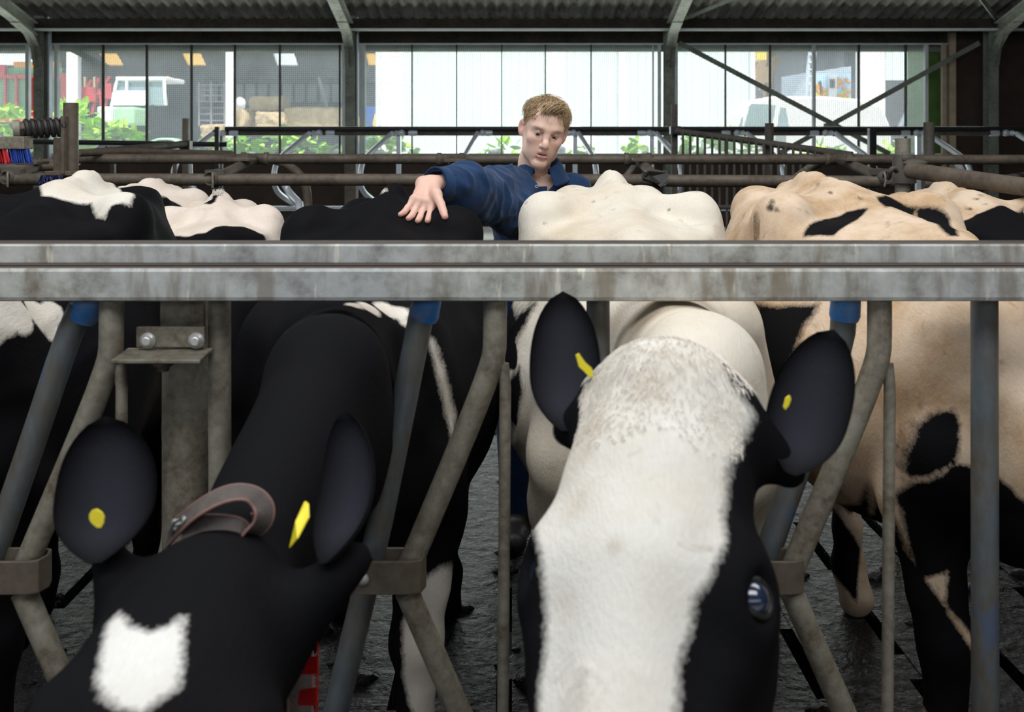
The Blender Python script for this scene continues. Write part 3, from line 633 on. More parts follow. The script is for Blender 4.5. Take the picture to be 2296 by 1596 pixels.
def ear_vf(base, tip, normal, width, cup=.30, nu=20, nv=14):
    base = Vector(base); tip = Vector(tip); ax = (tip - base); L = ax.length; ax.normalize(); nrm = Vector(normal); nrm = unit(nrm - ax * nrm.dot(ax)); sd = ax.cross(nrm)
    rows = []
    for layer in (0, 1):
        for i in range(nu + 1):
            u = i / nu; w_ = width * .5 * ((1 - min(1, (u - .45) / .55) ** 2.3) ** .62 if u > .45 else 1 - .86 * ((.45 - u) / .45) ** 2.4)
            for j in range(nv + 1):
                v = -1 + 2 * j / nv; th = v * 1.15
                p = base + ax * (L * u) + sd * (w_ * math.sin(th) / math.sin(1.15)) - nrm * (w_ * cup * 2.2 * (math.cos(th) - .41)) - nrm * (.02 * math.sin(u * 3.1))
                p -= nrm * (layer * (.002 + .005 * (1 - u)))
                rows.append(p)
    n = nv + 1; m = (nu + 1) * n; F = []
    for l in (0, 1):
        for i in range(nu):
            for j in range(nv):
                a = l * m + i * n + j; q = [a, a + 1, a + n + 1, a + n]; F.append(q if l == 0 else q[::-1])
    for i in range(nu):
        for j in (0, nv): a = i * n + j; q = [a, a + n, a + n + m, a + m]; F.append(q if j else q[::-1])
    for j in range(nv): a = nu * n + j; F.append([a, a + 1, a + 1 + m, a + m])
    return np.array([tuple(p) for p in rows]), np.array(F)
def frame(P, M_, roll=0, sc=1.1, zs=1.0):
    P = Vector(P); ez = unit(P - Vector(M_)); ex = unit(Vector((0, 1, 0)).cross(ez)); ex = -ex if ex.x < 0 else ex
    ex = Matrix.Rotation(R(roll), 3, ez) @ ex; ey = ez.cross(ex)
    m = Matrix((ex, ey, ez)).transposed().to_4x4(); m.translation = P
    return m @ Matrix.Diagonal((sc * 1.05, sc, sc * zs, 1)), sc
class Cow: pass
from mathutils import noise as mn
def lumpy(V, F, seed, hm):
    me = np_mesh('t', V, F); n = np.zeros(len(V) * 3, np.float32); me.vertices.foreach_get('normal', n); n = n.reshape(-1, 3); bpy.data.meshes.remove(me); d = np.zeros(len(V))
    for i, p in enumerate(V):
        q = Vector(p) + Vector((seed * 3.1, 0, 0)); a = mn.noise(q * 9) * .0045; r = 1 - abs(mn.noise(Vector((q.x * 7, q.y * 3.2, q.z * 6)))) * 3.2
        d[i] = a + max(0, r) * .0045 if p[1] > 1.9 else a * .35
    return V + n * d[:, None]
def make_cow(name, label, hook, yaw, sc, mat, head=None, h=.015, wide=1.0, drop=0.0, fat=1.0, neck=None, base=-1., lo=None, hi=None, hookz=0, ears=None):
    c = Cow(); c.seed = len(bpy.data.meshes); B = Matrix.Translation((hook[0], hook[1], 0)) @ Matrix.Rotation(R(yaw), 4, 'Z') @ Matrix.Diagonal((sc, sc, sc, 1)); c.B = B
    hm, hs = frame(*head) if head else (None, 1); c.H = hm
    cor = [B @ Vector(p) for p in ((-.5, -1.3, 0), (.5, -1.3, 0), (-.5, .8, 0), (.5, .8, 0), (0, 0, 1.55))]
    if hm: cor += [hm @ Vector(p) for p in ((-.22, -.02, .1), (.22, .3, .1), (-.15, 0, -.6), (.15, .25, -.6))]
    lo_ = [min(p[i] for p in cor) - .06 for i in range(3)]; hi_ = [max(p[i] for p in cor) + .06 for i in range(3)]; lo_[2] = -.03
    f = Field(lo_, hi_, h); f.M = B; f.sc = sc; body_prims(f, wide, drop, fat, hookz)
    if hm:
        w0 = B @ Vector((0, -.70, 1.10 - drop)); w1 = B @ Vector((0, -.82, .99 - drop)); w2 = B @ Vector((0, -.78, .84 - drop))
        hb = hm @ Vector((0, .12, -.06)); hb2 = hm @ Vector((0, .19, -.17)); f.M = Matrix(); f.sc = 1
        n1 = Vector(neck) if neck else w1.lerp(hb, .5)
        f.chain([w0, n1 + Vector((0, 0, .04)), hb], [.14 * sc, .095, .085], .06)
        f.chain([w1, n1 + Vector((0, 0, -.06)), hb2], [.15 * sc, .10, .075], .06)
        f.chain([w2, n1 + Vector((0, 0, -.15))], [.13 * sc, .075], .07)
        f.M = hm; f.sc = hs; head_prims(f); f.M = Matrix(); f.sc = 1
        for e in (ears or []):
            eb = Vector(e[0]); sg = 1 if (hm.inverted() @ eb).x > 0 else -1; rt = hm @ Vector((sg * .070, .10, -.04)); tp = Vector(e[1])
            f.chain([rt, eb - unit(e[2]) * .055 - (tp - eb) * .04], [.050, .024], .045); c.roots = getattr(c, 'roots', []) + [(np.array(rt.lerp(eb, .5)), np.array(eb))]
    V, F = f.mesh(); V = smooth_v(V, F, 2, .45); V = lumpy(V, F, c.seed, hm)
    c.V, c.F = V, F; L = [(V, F)]; c.nb = len(V)
    for e in (ears or []): L.append(ear_vf(*e))
    c.V, c.F = join_vf(L); c.bvh = BVHTree.FromPolygons([tuple(v) for v in V], [tuple(q) for q in F])
    c.me = np_mesh(name, c.V, c.F); c.label = label; c.name = name; c.mat = mat; c.val = np.full(len(c.V), base)
    n = np.zeros(len(c.V) * 3, np.float32); c.me.vertices.foreach_get('normal', n); c.nrm = n.reshape(-1, 3)
    return c
CAMP = Vector((0, 0, CAMZ))
def hit(c, px, py, Y=3.0):
    d = unit(at(px, py, 1.0) - CAMP); loc, nr, i, dist = c.bvh.ray_cast(CAMP, d); return (loc, nr) if loc is not None else (None, None)
def paint(c, mode, black, poly, Y=3.0, zone=None):
    """mode 'top': polygon on the back seen from above; 'side': polygon seen from the front; 'head': polygon in the head's own face plane"""
    pts = []
    for px, py in poly:
        if mode == 'headl': pts.append((px, py)); continue
        l, _ = hit(c, px, py)
        if l is None: l = at(px, py, Y)
        if mode == 'top': pts.append((l.x, l.y))
        elif mode == 'side': pts.append((l.x, l.z))
        elif mode == 'flank': q = c.B.inverted() @ l; pts.append((q.y, q.z))
        elif mode == 'head': q = c.H.inverted() @ l; pts.append((q.x, q.z))
    V = c.V
    if mode == 'top': P = V[:, :2]; ok = (V[:, 2] > .95)
    elif mode == 'side': P = V[:, [0, 2]]; ok = V[:, 2] > 0
    else:
        Mi = np.array((c.H if 'head' in mode else c.B).inverted()); Q = V @ Mi[:3, :3].T + Mi[:3, 3]
        P = Q[:, [0, 2]] if 'head' in mode else Q[:, [1, 2]]; ok = (Q[:, 1] < .18) & (Q[:, 2] > -.7) & (np.arange(len(V)) < c.nb) if 'head' in mode else Q[:, 0] * (zone or 1) > 0
    if mode == 'side' and zone: ok &= (V[:, 1] > zone[0]) & (V[:, 1] < zone[1])
    d = sd_poly(P, pts); d = np.where(ok, d, -1.)
    c.val = np.maximum(c.val, d) if black else np.minimum(c.val, -d)
def spots(c, black, L):
    for px, py, r in L:
        l, _ = hit(c, px, py)
        if l is None: continue
        d = r - np.linalg.norm(c.V - np.array(l), axis=1); c.val = np.maximum(c.val, d) if black else np.minimum(c.val, -d)
def blob(c, black, pts, r, space='B'):
    Mi = np.array((c.B if space == 'B' else c.H).inverted()); Q = c.V @ Mi[:3, :3].T + Mi[:3, 3]; d = np.full(len(c.V), 9.)
    for p in pts: d = np.minimum(d, np.linalg.norm((Q - np.array(p[:3])) / (np.array(p[3:6]) if len(p) > 3 else 1), axis=1) - r)
    c.val = np.maximum(c.val, -d) if black else np.minimum(c.val, d)
def finish(c, black_ears=True, flip=True):
    if black_ears: c.val[c.nb:] = 1.
    for a_, b_ in getattr(c, 'roots', []):
        ab_ = b_ - a_; t_ = np.clip(((c.V - a_) @ ab_) / (ab_ @ ab_), 0, 1.3); c.val = np.maximum(c.val, .048 - np.linalg.norm(c.V - a_ - t_[:, None] * ab_, axis=1))
    ei = np.zeros(len(c.V)); m_ = 21 * 15
    for k_ in range((len(c.V) - c.nb) // (2 * m_)):
        j_ = np.arange(m_); uu = (j_ // 15) / 20; vv = -1 + 2 * (j_ % 15) / 14; ei[c.nb + k_ * 2 * m_: c.nb + k_ * 2 * m_ + m_] = np.clip(1.25 - abs(vv) * 1.3, 0, 1) * np.clip(np.sin(np.pi * uu) * 1.6, 0, 1)
    set_attr(c.me, 'earin', ei); set_attr(c.me, 'tan', getattr(c, 'tan', np.zeros(len(c.V))))
    Qh = c.V @ np.array(c.H.inverted())[:3, :3].T + np.array(c.H.inverted())[:3, 3]; set_attr(c.me, 'warm', np.clip((np.maximum(Qh[:, 1] - .16, Qh[:, 2] - .03)) / .05, 0, 1))
    set_attr(c.me, 'patch', c.val)
    c.o = tag(link_mesh(c.name, c.me, c.mat), c.label, 'cow'); return c.o
CW = coat_mat('white_cow_hair', (.73, .70, .64), (.60, .50, .38), dirt=.55)
CB = coat_mat('black_cow_hair', (.74, .72, .68), (.62, .54, .45), dirt=.4, seed=1)
CT = coat_mat('tan_white_cow_hair', (.74, .60, .47), (.52, .36, .22), dirt=.75, seed=2, body=(.93, .9, .86))
CL = coat_mat('pinkish_white_cow_hair', (.82, .75, .70), (.62, .52, .43), dirt=.3, seed=3)
eye_m, t_, b_ = nt('wet_cow_eye'); b_.inputs['Roughness'].default_value = .14; b_.inputs['Specular IOR Level'].default_value = .8; b_.inputs['Base Color'].default_value = (.012, .02, .045, 1); b_.inputs['Coat Weight'].default_value = 1
eyew_m = simple('eye_white_blue', (.30, .38, .48), .1, 0, .2, 40, 0)

# --- the white faced cow in the middle, reaching through the barrier
P5 = at(1478, 770, 1.34); M5 = at(1330, 1985, .96)
e5 = [(at(1268, 965, 1.40), at(1262, 652, 1.50), (-.10, -1, .12), .105), (at(1772, 1062, 1.31), at(1870, 738, 1.38), (-.30, -1, .10), .108)]
c5 = make_cow('cow', 'white faced cow with black ears reaching her head through the middle of the barrier', (.325, 2.98), 0, 1.0, CW, (P5, M5, -24, 1.22, 1.16), .0085, 1.0, .0, 1.0, at(1570, 890, 1.74), -1., ears=e5)
fw = [(1345, 830), (1420, 750), (1560, 770), (1640, 860), (1690, 935), (1665, 990), (1625, 1075), (1622, 1150), (1628, 1215), (1590, 1300), (1555, 1345), (1545, 1420), (1522, 1480), (1516, 1600), (1560, 1800), (1400, 1900), (1230, 1800), (1205, 1590), (1220, 1480), (1228, 1380), (1212, 1240), (1222, 1080), (1240, 1000), (1285, 930), (1310, 880)]
Mi = np.array(c5.H.inverted()); Q5 = c5.V @ Mi[:3, :3].T + Mi[:3, 3]
hd = (Q5[:, 2] < .06) & (Q5[:, 2] > -.75) & (Q5[:, 1] < .30) & (abs(Q5[:, 0]) < .25)
polyl = []
for px, py in fw:
    l, _ = hit(c5, px, py)
    if l is None: l = at(px, py, 1.1)
    q = c5.H.inverted() @ l; polyl.append((q.x, q.z))
c5.val = np.where(hd, np.where(Q5[:, 1] < .13, -sd_poly(Q5[:, [0, 2]], polyl), .05), c5.val)
c5.val = np.where(hd & (Q5[:, 1] > .205) & (Q5[:, 2] < -.12), -.05, c5.val)          # pale throat edge
c5.tan = np.zeros(len(c5.V))
for px, py, r_, a_ in ((1455, 865, .035, .55), (1500, 800, .035, .35), (1400, 830, .03, .3), (1330, 960, .022, .4), (1315, 1010, .018, .3), (1378, 1225, .010, .45), (1240, 1050, .012, .4), (1300, 1130, .02, .25), (1480, 1330, .03, .18), (1270, 1350, .02, .2), (1600, 940, .02, .3), (1560, 1190, .02, .2), (1450, 715, .05, .40), (1380, 730, .03, .3), (1430, 1560, .03, .2)):
    l, _ = hit(c5, px, py)
    if l is not None: c5.tan = np.maximum(c5.tan, a_ * np.exp(-((c5.V - np.array(l)) ** 2).sum(1) / r_ ** 2))
blob(c5, True, [(-.30, -.95, 1.02, .5, 1.8, 2.2), (-.33, -.45, 1.02, .25, 3.5, .5), (-.33, -.6, .88, .25, 3.0, .5)], .075)
blob(c5, True, [(.30, -.62, 1.08, .3, 2.2, .9), (.33, -.35, .98, .3, 2.2, .5)], .04)
blob(c5, True, [(.15, -.9, .55, 1, 1, 1.6)], .12)
for pl in ([(1128, 700), (1150, 690), (1190, 676), (1204, 676), (1160, 760), (1140, 840), (1128, 800)], [(1636, 758), (1650, 768), (1684, 838), (1680, 846)], [(1648, 850), (1664, 862), (1696, 936), (1684, 930)], [(1128, 860), (1165, 820), (1172, 880), (1150, 960), (1128, 960)]): paint(c5, 'side', True, pl, 2.3, (1.9, 3.1))
for p in ((1330, 452, 2), (1222, 500, 2), (1500, 470, 2), (1375, 470, 2), (1180, 455, 2)):
    l, _ = hit(c5, p[0], p[1])
    if l is not None: c5.val = np.maximum(c5.val, p[2] / 760. - np.linalg.norm(c5.V - np.array(l), axis=1))
finish(c5)
# --- the black cow with the star, hand resting on her back
P4 = at(470, 1200, 1.27); M4 = at(20, 2230, .80)
e4 = [(at(212, 1262, 1.26), at(236, 932, 1.34), (.05, -1, .15), .132), (at(725, 1262, 1.26), at(770, 922, 1.36), (-.62, -.8, .10), .105)]
c4 = make_cow('cow', 'black cow with a white forehead star and webbing collar, a hand on her back', (-.385, 2.98), 0, .97, CB, (P4, M4, -3, 1.18, 1.0), .0085, 1.02, .0, 1.0, at(735, 890, 1.80), .5, ears=e4)
star = [(262, 1375), (290, 1400), (335, 1418), (375, 1405), (412, 1382), (414, 1440), (405, 1500), (398, 1540), (355, 1570), (315, 1600), (265, 1590), (222, 1560), (218, 1510), (232, 1440), (240, 1395)]
paint(c4, 'head', False, star, 1.1)
spots(c4, False, ((795, 684, .020), (830, 690, .028), (865, 694, .032), (893, 702, .026), (905, 722, .012)))
paint(c4, 'side', False, [(958, 755), (972, 760), (1000, 840), (1020, 930), (1014, 988), (1002, 940), (985, 860)], 2.4, (1.9, 2.9))
blob(c4, False, [(.22, -.72, .42, 1, 1, 2.3)], .085)
paint(c4, 'top', False, [(832, 432), (848, 426), (868, 430), (866, 426), (848, 421), (830, 429)], 3.3)
blob(c4, False, [(.26, .0, 1.35, 1, .6, .5)], .02)
finish(c4)
# --- tan and white cow standing at an angle on the right
c6 = make_cow('cow', 'tan and white cow with black spots standing behind the barrier at the right', (1.03, 2.98), 10, 1.0, CT, ((1.50, 1.5, .55), (1.6, 1.2, .12), 0, 1.1), .0115, 1.06, -.02, 1.0, (1.32, 1.85, .8), -1.)
for poly in ([(1800, 530), (1808, 510), (1850, 490), (1900, 474), (1948, 466), (1935, 482), (1900, 505), (1870, 528)], [(1965, 442), (1985, 438), (2020, 455), (2050, 465), (2095, 464), (2130, 490), (2150, 530), (2125, 530), (2095, 500), (2055, 468), (1985, 466)],
             [(1694, 508), (1702, 512), (1698, 524), (1690, 520)]): paint(c6, 'top', True, poly, 2.9)
for poly in ([(2012, 1000), (2050, 950), (2090, 925), (2140, 915), (2155, 950), (2148, 1030), (2100, 1062), (2040, 1070), (2012, 1045)], [(2005, 1110), (2045, 1080), (2075, 1080), (2140, 1035), (2230, 1060), (2300, 1130), (2400, 1100), (2400, 1440), (2260, 1440), (2200, 1480), (2160, 1400), (2120, 1360), (2125, 1280), (2060, 1295), (2015, 1290)],
             [(1950, 1150), (1990, 1130), (1990, 1400), (1940, 1430), (1920, 1350), (1930, 1230)], [(2010, 1340), (2060, 1390), (2110, 1470), (2070, 1500), (2030, 1440)],
             [(1690, 680), (1840, 680), (1800, 740), (1770, 820), (1760, 900), (1730, 930), (1705, 840)]): paint(c6, 'side', True, poly, 2.4)
for p in ((1728, 466, 7), (1742, 470, 4), (1732, 452, 4), (1862, 432, 3), (1868, 398, 3), (1930, 445, 4), (1998, 432, 7)):
    l, _ = hit(c6, p[0], p[1])
    if l is not None: d = p[2] / 780. - np.linalg.norm((c6.V - np.array(l)) * np.array((1, .4, 1)), axis=1); c6.val = np.maximum(c6.val, d)
finish(c6)
# --- big black and white cow at the far left
c1 = make_cow('cow', 'big black and white cow at the far left edge, white along her spine', (-1.385, 2.98), 2, 1.0, CB, ((-1.55, 1.5, .55), (-1.6, 1.2, .12), 0, 1.1), .0115, 1.0, .0, 1.0, (-1.40, 1.85, .8), .5)
paint(c1, 'top', False, [(45, 432), (95, 440), (150, 450), (205, 455), (218, 488), (236, 490), (248, 462), (270, 456), (292, 462), (300, 440), (270, 425), (230, 400), (150, 385), (90, 395), (30, 425)], 3.7)
spots(c1, False, ((-60, 700, .09), (0, 700, .06), (40, 700, .055), (85, 705, .05), (112, 735, .034), (118, 700, .035)))
blob(c1, False, [(-.14, .50, 1.30, 1, 1, 1)], .11)
finish(c1)
# --- the white spined cow behind her
c2 = make_cow('cow', 'cow with a hair tuft and black rump behind the far left cow', (-1.70, 4.20), -18, .955, CL, ((-2.15, 3.05, .5), (-2.25, 2.75, .15), 0, 1.0), .016, 1.0, .0, .95, (-2.05, 3.3, .75), -1.)
paint(c2, 'top', True, [(205, 405), (240, 402), (262, 418), (275, 428), (240, 426), (208, 422)], 4.0)
blob(c2, True, [(.24, -.02, 1.24, 1, 1.6, 1)], .165)
finish(c2)
# --- small white cow left of centre
c3 = make_cow('cow', 'small white cow with a tuft on her tail head, left of the black cow', (-1.21, 4.10), 15, .92, CL, ((-.93, 2.85, .5), (-.90, 2.6, .14), 0, .92), .0135, .92, .0, .95, (-.96, 3.1, .72), -1.)
paint(c3, 'top', True, [(462, 522), (500, 506), (545, 508), (580, 522), (600, 560), (540, 640), (420, 640), (360, 560), (420, 530)], 3.0)
paint(c3, 'top', True, [(455, 458), (480, 432), (490, 438), (484, 452), (470, 460)], 4.55)
blob(c3, True, [(-.2, -.7, .95, 1, 1, 1.6), (.1, -.95, .8, 1.6, 1, 1.6)], .25)
finish(c3)
# --- black and white cow at the far right
c7 = make_cow('cow', 'black and white cow at the far right edge with dung flecks on her raised hips', (1.80, 3.80), 8, .955, CT, ((2.1, 2.5, .5), (2.15, 2.2, .12), 0, 1.0), .015, 1.0, .0, 1.0, (2.0, 2.8, .75), -1.)
paint(c7, 'top', True, [(2140, 508), (2190, 480), (2230, 465), (2296, 462), (2420, 470), (2500, 560), (2400, 700), (2140, 600)], 3.0)
for p in ((2198, 438, 4), (2190, 446, 4), (2208, 458, 3), (2125, 474, 5), (2172, 468, 4)):
    l, _ = hit(c7, p[0], p[1])
    if l is not None: d = p[2] / 700. - np.linalg.norm((c7.V - np.array(l)) * np.array((.6, .5, 1.3)), axis=1); c7.val = np.maximum(c7.val, d)
finish(c7)
def tuft(c, px, py, n, ln, mat, r=.012, name='hair_tuft'):
    l, nr = hit(c, px, py)
    for q in range(14):
        if l is not None: break
        py += 2; l, nr = hit(c, px, py)
    if l is None: return
    m = MB()
    for k in range(n):
        a = l + Vector((random.gauss(0, r), random.gauss(0, r * 1.6), -.006)); d = Vector((random.gauss(0, .35), random.gauss(0, .3), 1)).normalized(); L = ln * random.uniform(.5, 1.1)
        m.tube([a, a + d * L * .5, a + d * L + Vector((random.gauss(0, .004), 0, -.003))], [.0016, .0011, .0004], 4, False)
    m.build(name, mat, c.o)
M['hairwhite'] = simple('pale_cow_hair_tuft', (.80, .74, .66), .6, 0, .1, 30, 0)
tuft(c3, 490, 434, 90, .032, M['hairwhite']); tuft(c2, 224, 400, 70, .024, M['hairwhite'])
# eyes, tags, collar
def eye(c, lx, ly, lz, r=.0235):
    H = c.H; p = H @ Vector((lx, ly, lz)); o = MB().ball(p, r, 20, 14).build('eye', eye_m, c.o)
    d = (H.to_3x3() @ Vector((math.copysign(1, lx), -.75, .1))).normalized()
    lid = MB(); u = (H.to_3x3() @ Vector((0, 0, 1))).normalized(); v = d.cross(u); rings = []
    for k in range(25):
        a = 2 * math.pi * k / 24; rings.append(p + (u * math.cos(a) * .019 + v * math.sin(a) * .026) + d * (.0125 - .004 * abs(math.sin(a))))
    lid.tube(rings, .0048, 8, False); lid.build('eyelid', M['black_rubber'], c.o)
for s in (-1, 1): eye(c5, s * (.100 if s > 0 else .090), .054, -.208, .0235); eye(c4, s * .100, .054, -.208)
def eartag(c, pts, nrm, lb=None):
    m = MB(); P = [Vector(p) for p in pts]; n = unit(nrm); m.add([p + n * .0012 for p in P] + [p - n * .0012 for p in P], [tuple(range(len(P)))] + [tuple(reversed(range(len(P), 2 * len(P))))] + [(i, i + len(P), (i + 1) % len(P) + len(P), (i + 1) % len(P)) for i in range(len(P))])
    m.build('ear_tag', M['yellow'], c.o, label=lb)
Ye = 1.235
eartag(c4, [at(a, b, 1.225) for a, b in ((201, 1152), (206, 1144), (216, 1141), (228, 1147), (234, 1158), (233, 1172), (227, 1182), (218, 1182), (206, 1172), (201, 1163))], (0, -1, 0), 'small round yellow ear tag')
eartag(c4, [at(a, b, y) for a, b, y in ((650, 1228, 1.24), (664, 1168, 1.24), (684, 1124, 1.27), (691, 1130, 1.26), (692, 1160, 1.24), (668, 1206, 1.22))], (-.6, -.8, 0), 'long yellow ear tag seen edge on')
eartag(c5, [at(a, b, 1.37) for a, b in ((1291, 796), (1298, 792), (1312, 812), (1326, 824), (1331, 842), (1322, 846), (1311, 834), (1298, 822))], (.3, -1, 0), 'yellow ear tag on the left ear')
eartag(c5, [at(a, b, 1.30) for a, b in ((1757, 912), (1762, 892), (1770, 886), (1773, 894), (1768, 908), (1760, 918))], (.3, -1, 0), 'yellow ear tag on the right ear')
# webbing collar with a standing loop behind the black cow's poll
def strap(path, width, name, parent, up=None, mat='strap', edge=True):
    m = MB(); e = MB(); P = [Vector(p) for p, w_ in path]; Ws = [Vector(w_) for p, w_ in path]
    for _ in range(3):
        P2 = [P[0]]; W2 = [Ws[0]]
        for a, b, wa, wb in zip(P[:-1], P[1:], Ws[:-1], Ws[1:]): P2 += [a.lerp(b, .25), a.lerp(b, .75)]; W2 += [wa.lerp(wb, .25), wa.lerp(wb, .75)]
        P = P2 + [P[-1]]; Ws = W2 + [Ws[-1]]
    vs = []; n = len(P)
    for i, p in enumerate(P):
        t = unit(P[min(i + 1, n - 1)] - P[max(0, i - 1)]); w_ = unit(Ws[i]) * width / 2; nn = unit(t.cross(w_)) * .0016
        vs += [p - w_ - nn, p + w_ - nn, p + w_ + nn, p - w_ + nn]
    fs = []
    for i in range(n - 1):
        for k in range(4): a = i * 4 + k; b = i * 4 + (k + 1) % 4; fs.append((a, b, b + 4, a + 4))
    m.add(vs, fs); o = m.build(name, M[mat], parent)
    if edge:
        for s in (-1, 1): e.tube([p + unit(w_) * (s * width / 2) for p, w_ in zip(P, Ws)], .0022, 6)
        e.build('stitched_edge', M['strapedge'], o)
    return o
col = strap([(at(378, 1200, 1.36), (0, .5, .8)), (at(440, 1140, 1.33), (0, .9, .55)), (at(505, 1105, 1.33), (0, .95, .5)), (at(562, 1102, 1.34), (.2, .95, .25)), (at(592, 1130, 1.34), (.7, .7, 0)), (at(594, 1165, 1.33), (.5, .5, -.6)), (at(570, 1195, 1.33), (0, .6, -.7)), (at(530, 1185, 1.33), (0, .6, .8)), (at(470, 1180, 1.33), (0, .5, .9)), (at(410, 1185, 1.34), (0, .5, .9))], .030, 'collar', c4.o)
strap([(at(560, 1180, 1.36), (0, .5, .8)), (at(610, 1215, 1.38), (.2, .5, .7)), (at(650, 1290, 1.42), (.8, .4, .2)), (at(675, 1400, 1.44), (.9, .3, .1)), (at(672, 1650, 1.40), (.9, .4, 0))], .034, 'collar_strap', c4.o)
bk = MB(); bk.tube([at(382, 1190, 1.35), at(392, 1168, 1.33), at(412, 1160, 1.33), at(404, 1184, 1.35), at(382, 1190, 1.35)], .003, 8); bk.tube([at(385, 1182, 1.34), at(408, 1172, 1.34)], .0022, 8); bk.build('buckle', M['bolt'], col)
np_ = empty('number_collar_block', at(665, 1500, 1.38), None)
bpy.data.objects.remove(np_)
cbk = MB()
for (a, b, c_, d) in ((672, 712, 1410, 1434), (656, 710, 1470, 1512), (666, 708, 1540, 1582)):
    cbk.add([at(a, d, 1.372), at(b, d, 1.36), at(b, c_, 1.36), at(a + 6, c_ + 6, 1.372)] + [at(a, d, 1.39), at(b, d, 1.38), at(b, c_, 1.38), at(a + 6, c_ + 6, 1.39)], [(0, 1, 2, 3), (7, 6, 5, 4), (0, 4, 5, 1), (1, 5, 6, 2), (2, 6, 7, 3), (3, 7, 4, 0)])
cbk.add([at(707, 1600, 1.37), at(713, 1600, 1.37), at(716, 1412, 1.37), at(711, 1412, 1.37)], [(0, 1, 2, 3)])
cbk.build('red_number_blocks', M['collarred'], c4.o, label='red plastic collar blocks')

fl_m = MB(); Hn = c5.H
vis = np.where((Q5[:, 1] < .16) & (Q5[:, 2] < .05) & (Q5[:, 2] > -.075 - .03 * np.random.rand(len(Q5))) & (abs(Q5[:, 0]) < .085) & (np.arange(len(Q5)) < c5.nb))[0]
for k in range(3200):
    i = int(random.choice(vis)); p = Vector(c5.V[i]); n_ = Vector(c5.nrm[i]); q = Q5[i]; fan = Hn.to_3x3() @ Vector((q[0] * 5 + random.gauss(0, .35), -.1, -1)); tg = unit(fan - n_ * fan.dot(n_)); L = random.uniform(.010, .024) * (1.0 if q[2] > -.05 else .6)
    fl_m.tube([p - n_ * .002, p + tg * L * .5 + n_ * .0022, p + tg * L + n_ * random.uniform(-.001, .0022)], [.0006, .0005, .0002], 3, False)
fl_m.build('forelock', M['hairwhite'], c5.o)
# ------------------------------------------------------------------ the man
from mathutils import noise as mn
man = empty('person', (.12, 3.9, 0), 'fair haired man in a navy coverall leaning over with one hand on the black cow', 'person')
skin, t, b = nt('skin'); ca = N(t, 'ShaderNodeVertexColor', layer_name='col'); v = coord(t)
t.links.new(mix(t, .12, ca.outputs['Color'], ramp(t, noise(t, 160, 3, .5, v), [(.3, .75), (.7, 1.)]), 'MULTIPLY'), b.inputs['Base Color'])
b.inputs['Roughness'].default_value = .48; b.inputs['Subsurface Weight'].default_value = .12; b.inputs['Subsurface Radius'].default_value = (.012, .005, .003); b.inputs['Subsurface Scale'].default_value = .6
bump(t, b, noise(t, 420, 2, .5, v), .12, .001)
navy, t, b = nt('navy_cotton'); v = coord(t); f = noise(t, 7, 5, .6, v)
t.links.new(ramp(t, f, [(.3, (.006, .022, .065)), (.7, (.012, .042, .115))]), b.inputs['Base Color']); b.inputs['Roughness'].default_value = .85; b.inputs['Sheen Weight'].default_value = .15; b.inputs['Specular IOR Level'].default_value = .15
bump(t, b, noise(t, 26, 5, .6, v, .5), .5, .006)
hairm, t, b = nt('fair_hair'); v = coord(t, (1, 1, 1)); t.links.new(ramp(t, noise(t, 75, 4, .7, v), [(.25, (.13, .075, .035)), (.5, (.36, .245, .13)), (.75, (.62, .47, .29))]), b.inputs['Base Color']); b.inputs['Roughness'].default_value = .42
SK = np.array((.78, .52, .41))
Hc = at(1219, 296, 3.64)
Hm = Matrix.Translation(Hc) @ (Matrix.Rotation(R(12), 4, 'Y') @ Matrix.Rotation(R(7), 4, 'Z') @ Matrix.Rotation(R(11), 4, 'X')) @ Matrix.Diagonal((.97, .97, .95, 1))
HmI = Hm.inverted()
f = Field((-.12, -.15, -.25), (.12, .17, .16), .0024)
f.ell((0, .012, .042), (.074, .096, .084), None, .02)
f.ell((0, -.02, .045), (.066, .078, .062), None, .03)
f.ell((0, -.022, -.020), (.060, .070, .080), None, .03)
for s in (-1, 1):
    f.chain([(s * .055, .012, -.035), (s * .042, -.018, -.080), (s * .015, -.066, -.112)], [.014, .016, .015], .03)
    f.ell((s * .043, -.060, -.020), (.022, .022, .020), None, .025)
    f.ell((s * .030, -.048, -.058), (.023, .027, .034), None, .025)
f.ell((0, -.062, -.070), (.036, .032, .036), None, .02)
f.ell((0, -.077, -.110), (.019, .017, .016), None, .018)
f.chain([(-.046, -.068, .026), (-.022, -.087, .029), (0, -.088, .024), (.022, -.087, .029), (.046, -.068, .026)], [.009] * 5, .022)
for s in (-1, 1):
    f.ell((s * .031, -.094, .006), (.019, .013, .012), None, .014, 'sub')
    f.ell((s * .031, -.0745, .006), (.0150, .0130, .0125), None, .004)
    f.chain([(s * .046, -.071, .004), (s * .031, -.0885, .0115), (s * .017, -.081, .004)], [.0028, .0036, .0028], .005)      # upper lid
    f.chain([(s * .045, -.071, .001), (s * .031, -.0855, -.0045), (s * .018, -.080, .001)], [.0022, .0026, .0022], .005)    # lower lid
f.chain([(0, -.084, .022), (0, -.096, .0), (0, -.111, -.024), (0, -.114, -.032)], [.0085, .0085, .0095, .0105], .014)
for s in (-1, 1):
    f.ell((s * .0125, -.101, -.036), (.0075, .010, .0075), None, .007)
    f.ell((s * .0068, -.108, -.0435), (.0038, .006, .004), None, .003, 'sub')
f.cone((0, -.094, -.046), (0, -.095, -.056), .006, .006, .01)
f.chain([(-.024, -.078, -.068), (-.009, -.0925, -.062), (0, -.0935, -.0635), (.009, -.0925, -.062), (.024, -.078, -.068)], [.003, .0052, .005, .0052, .003], .006)
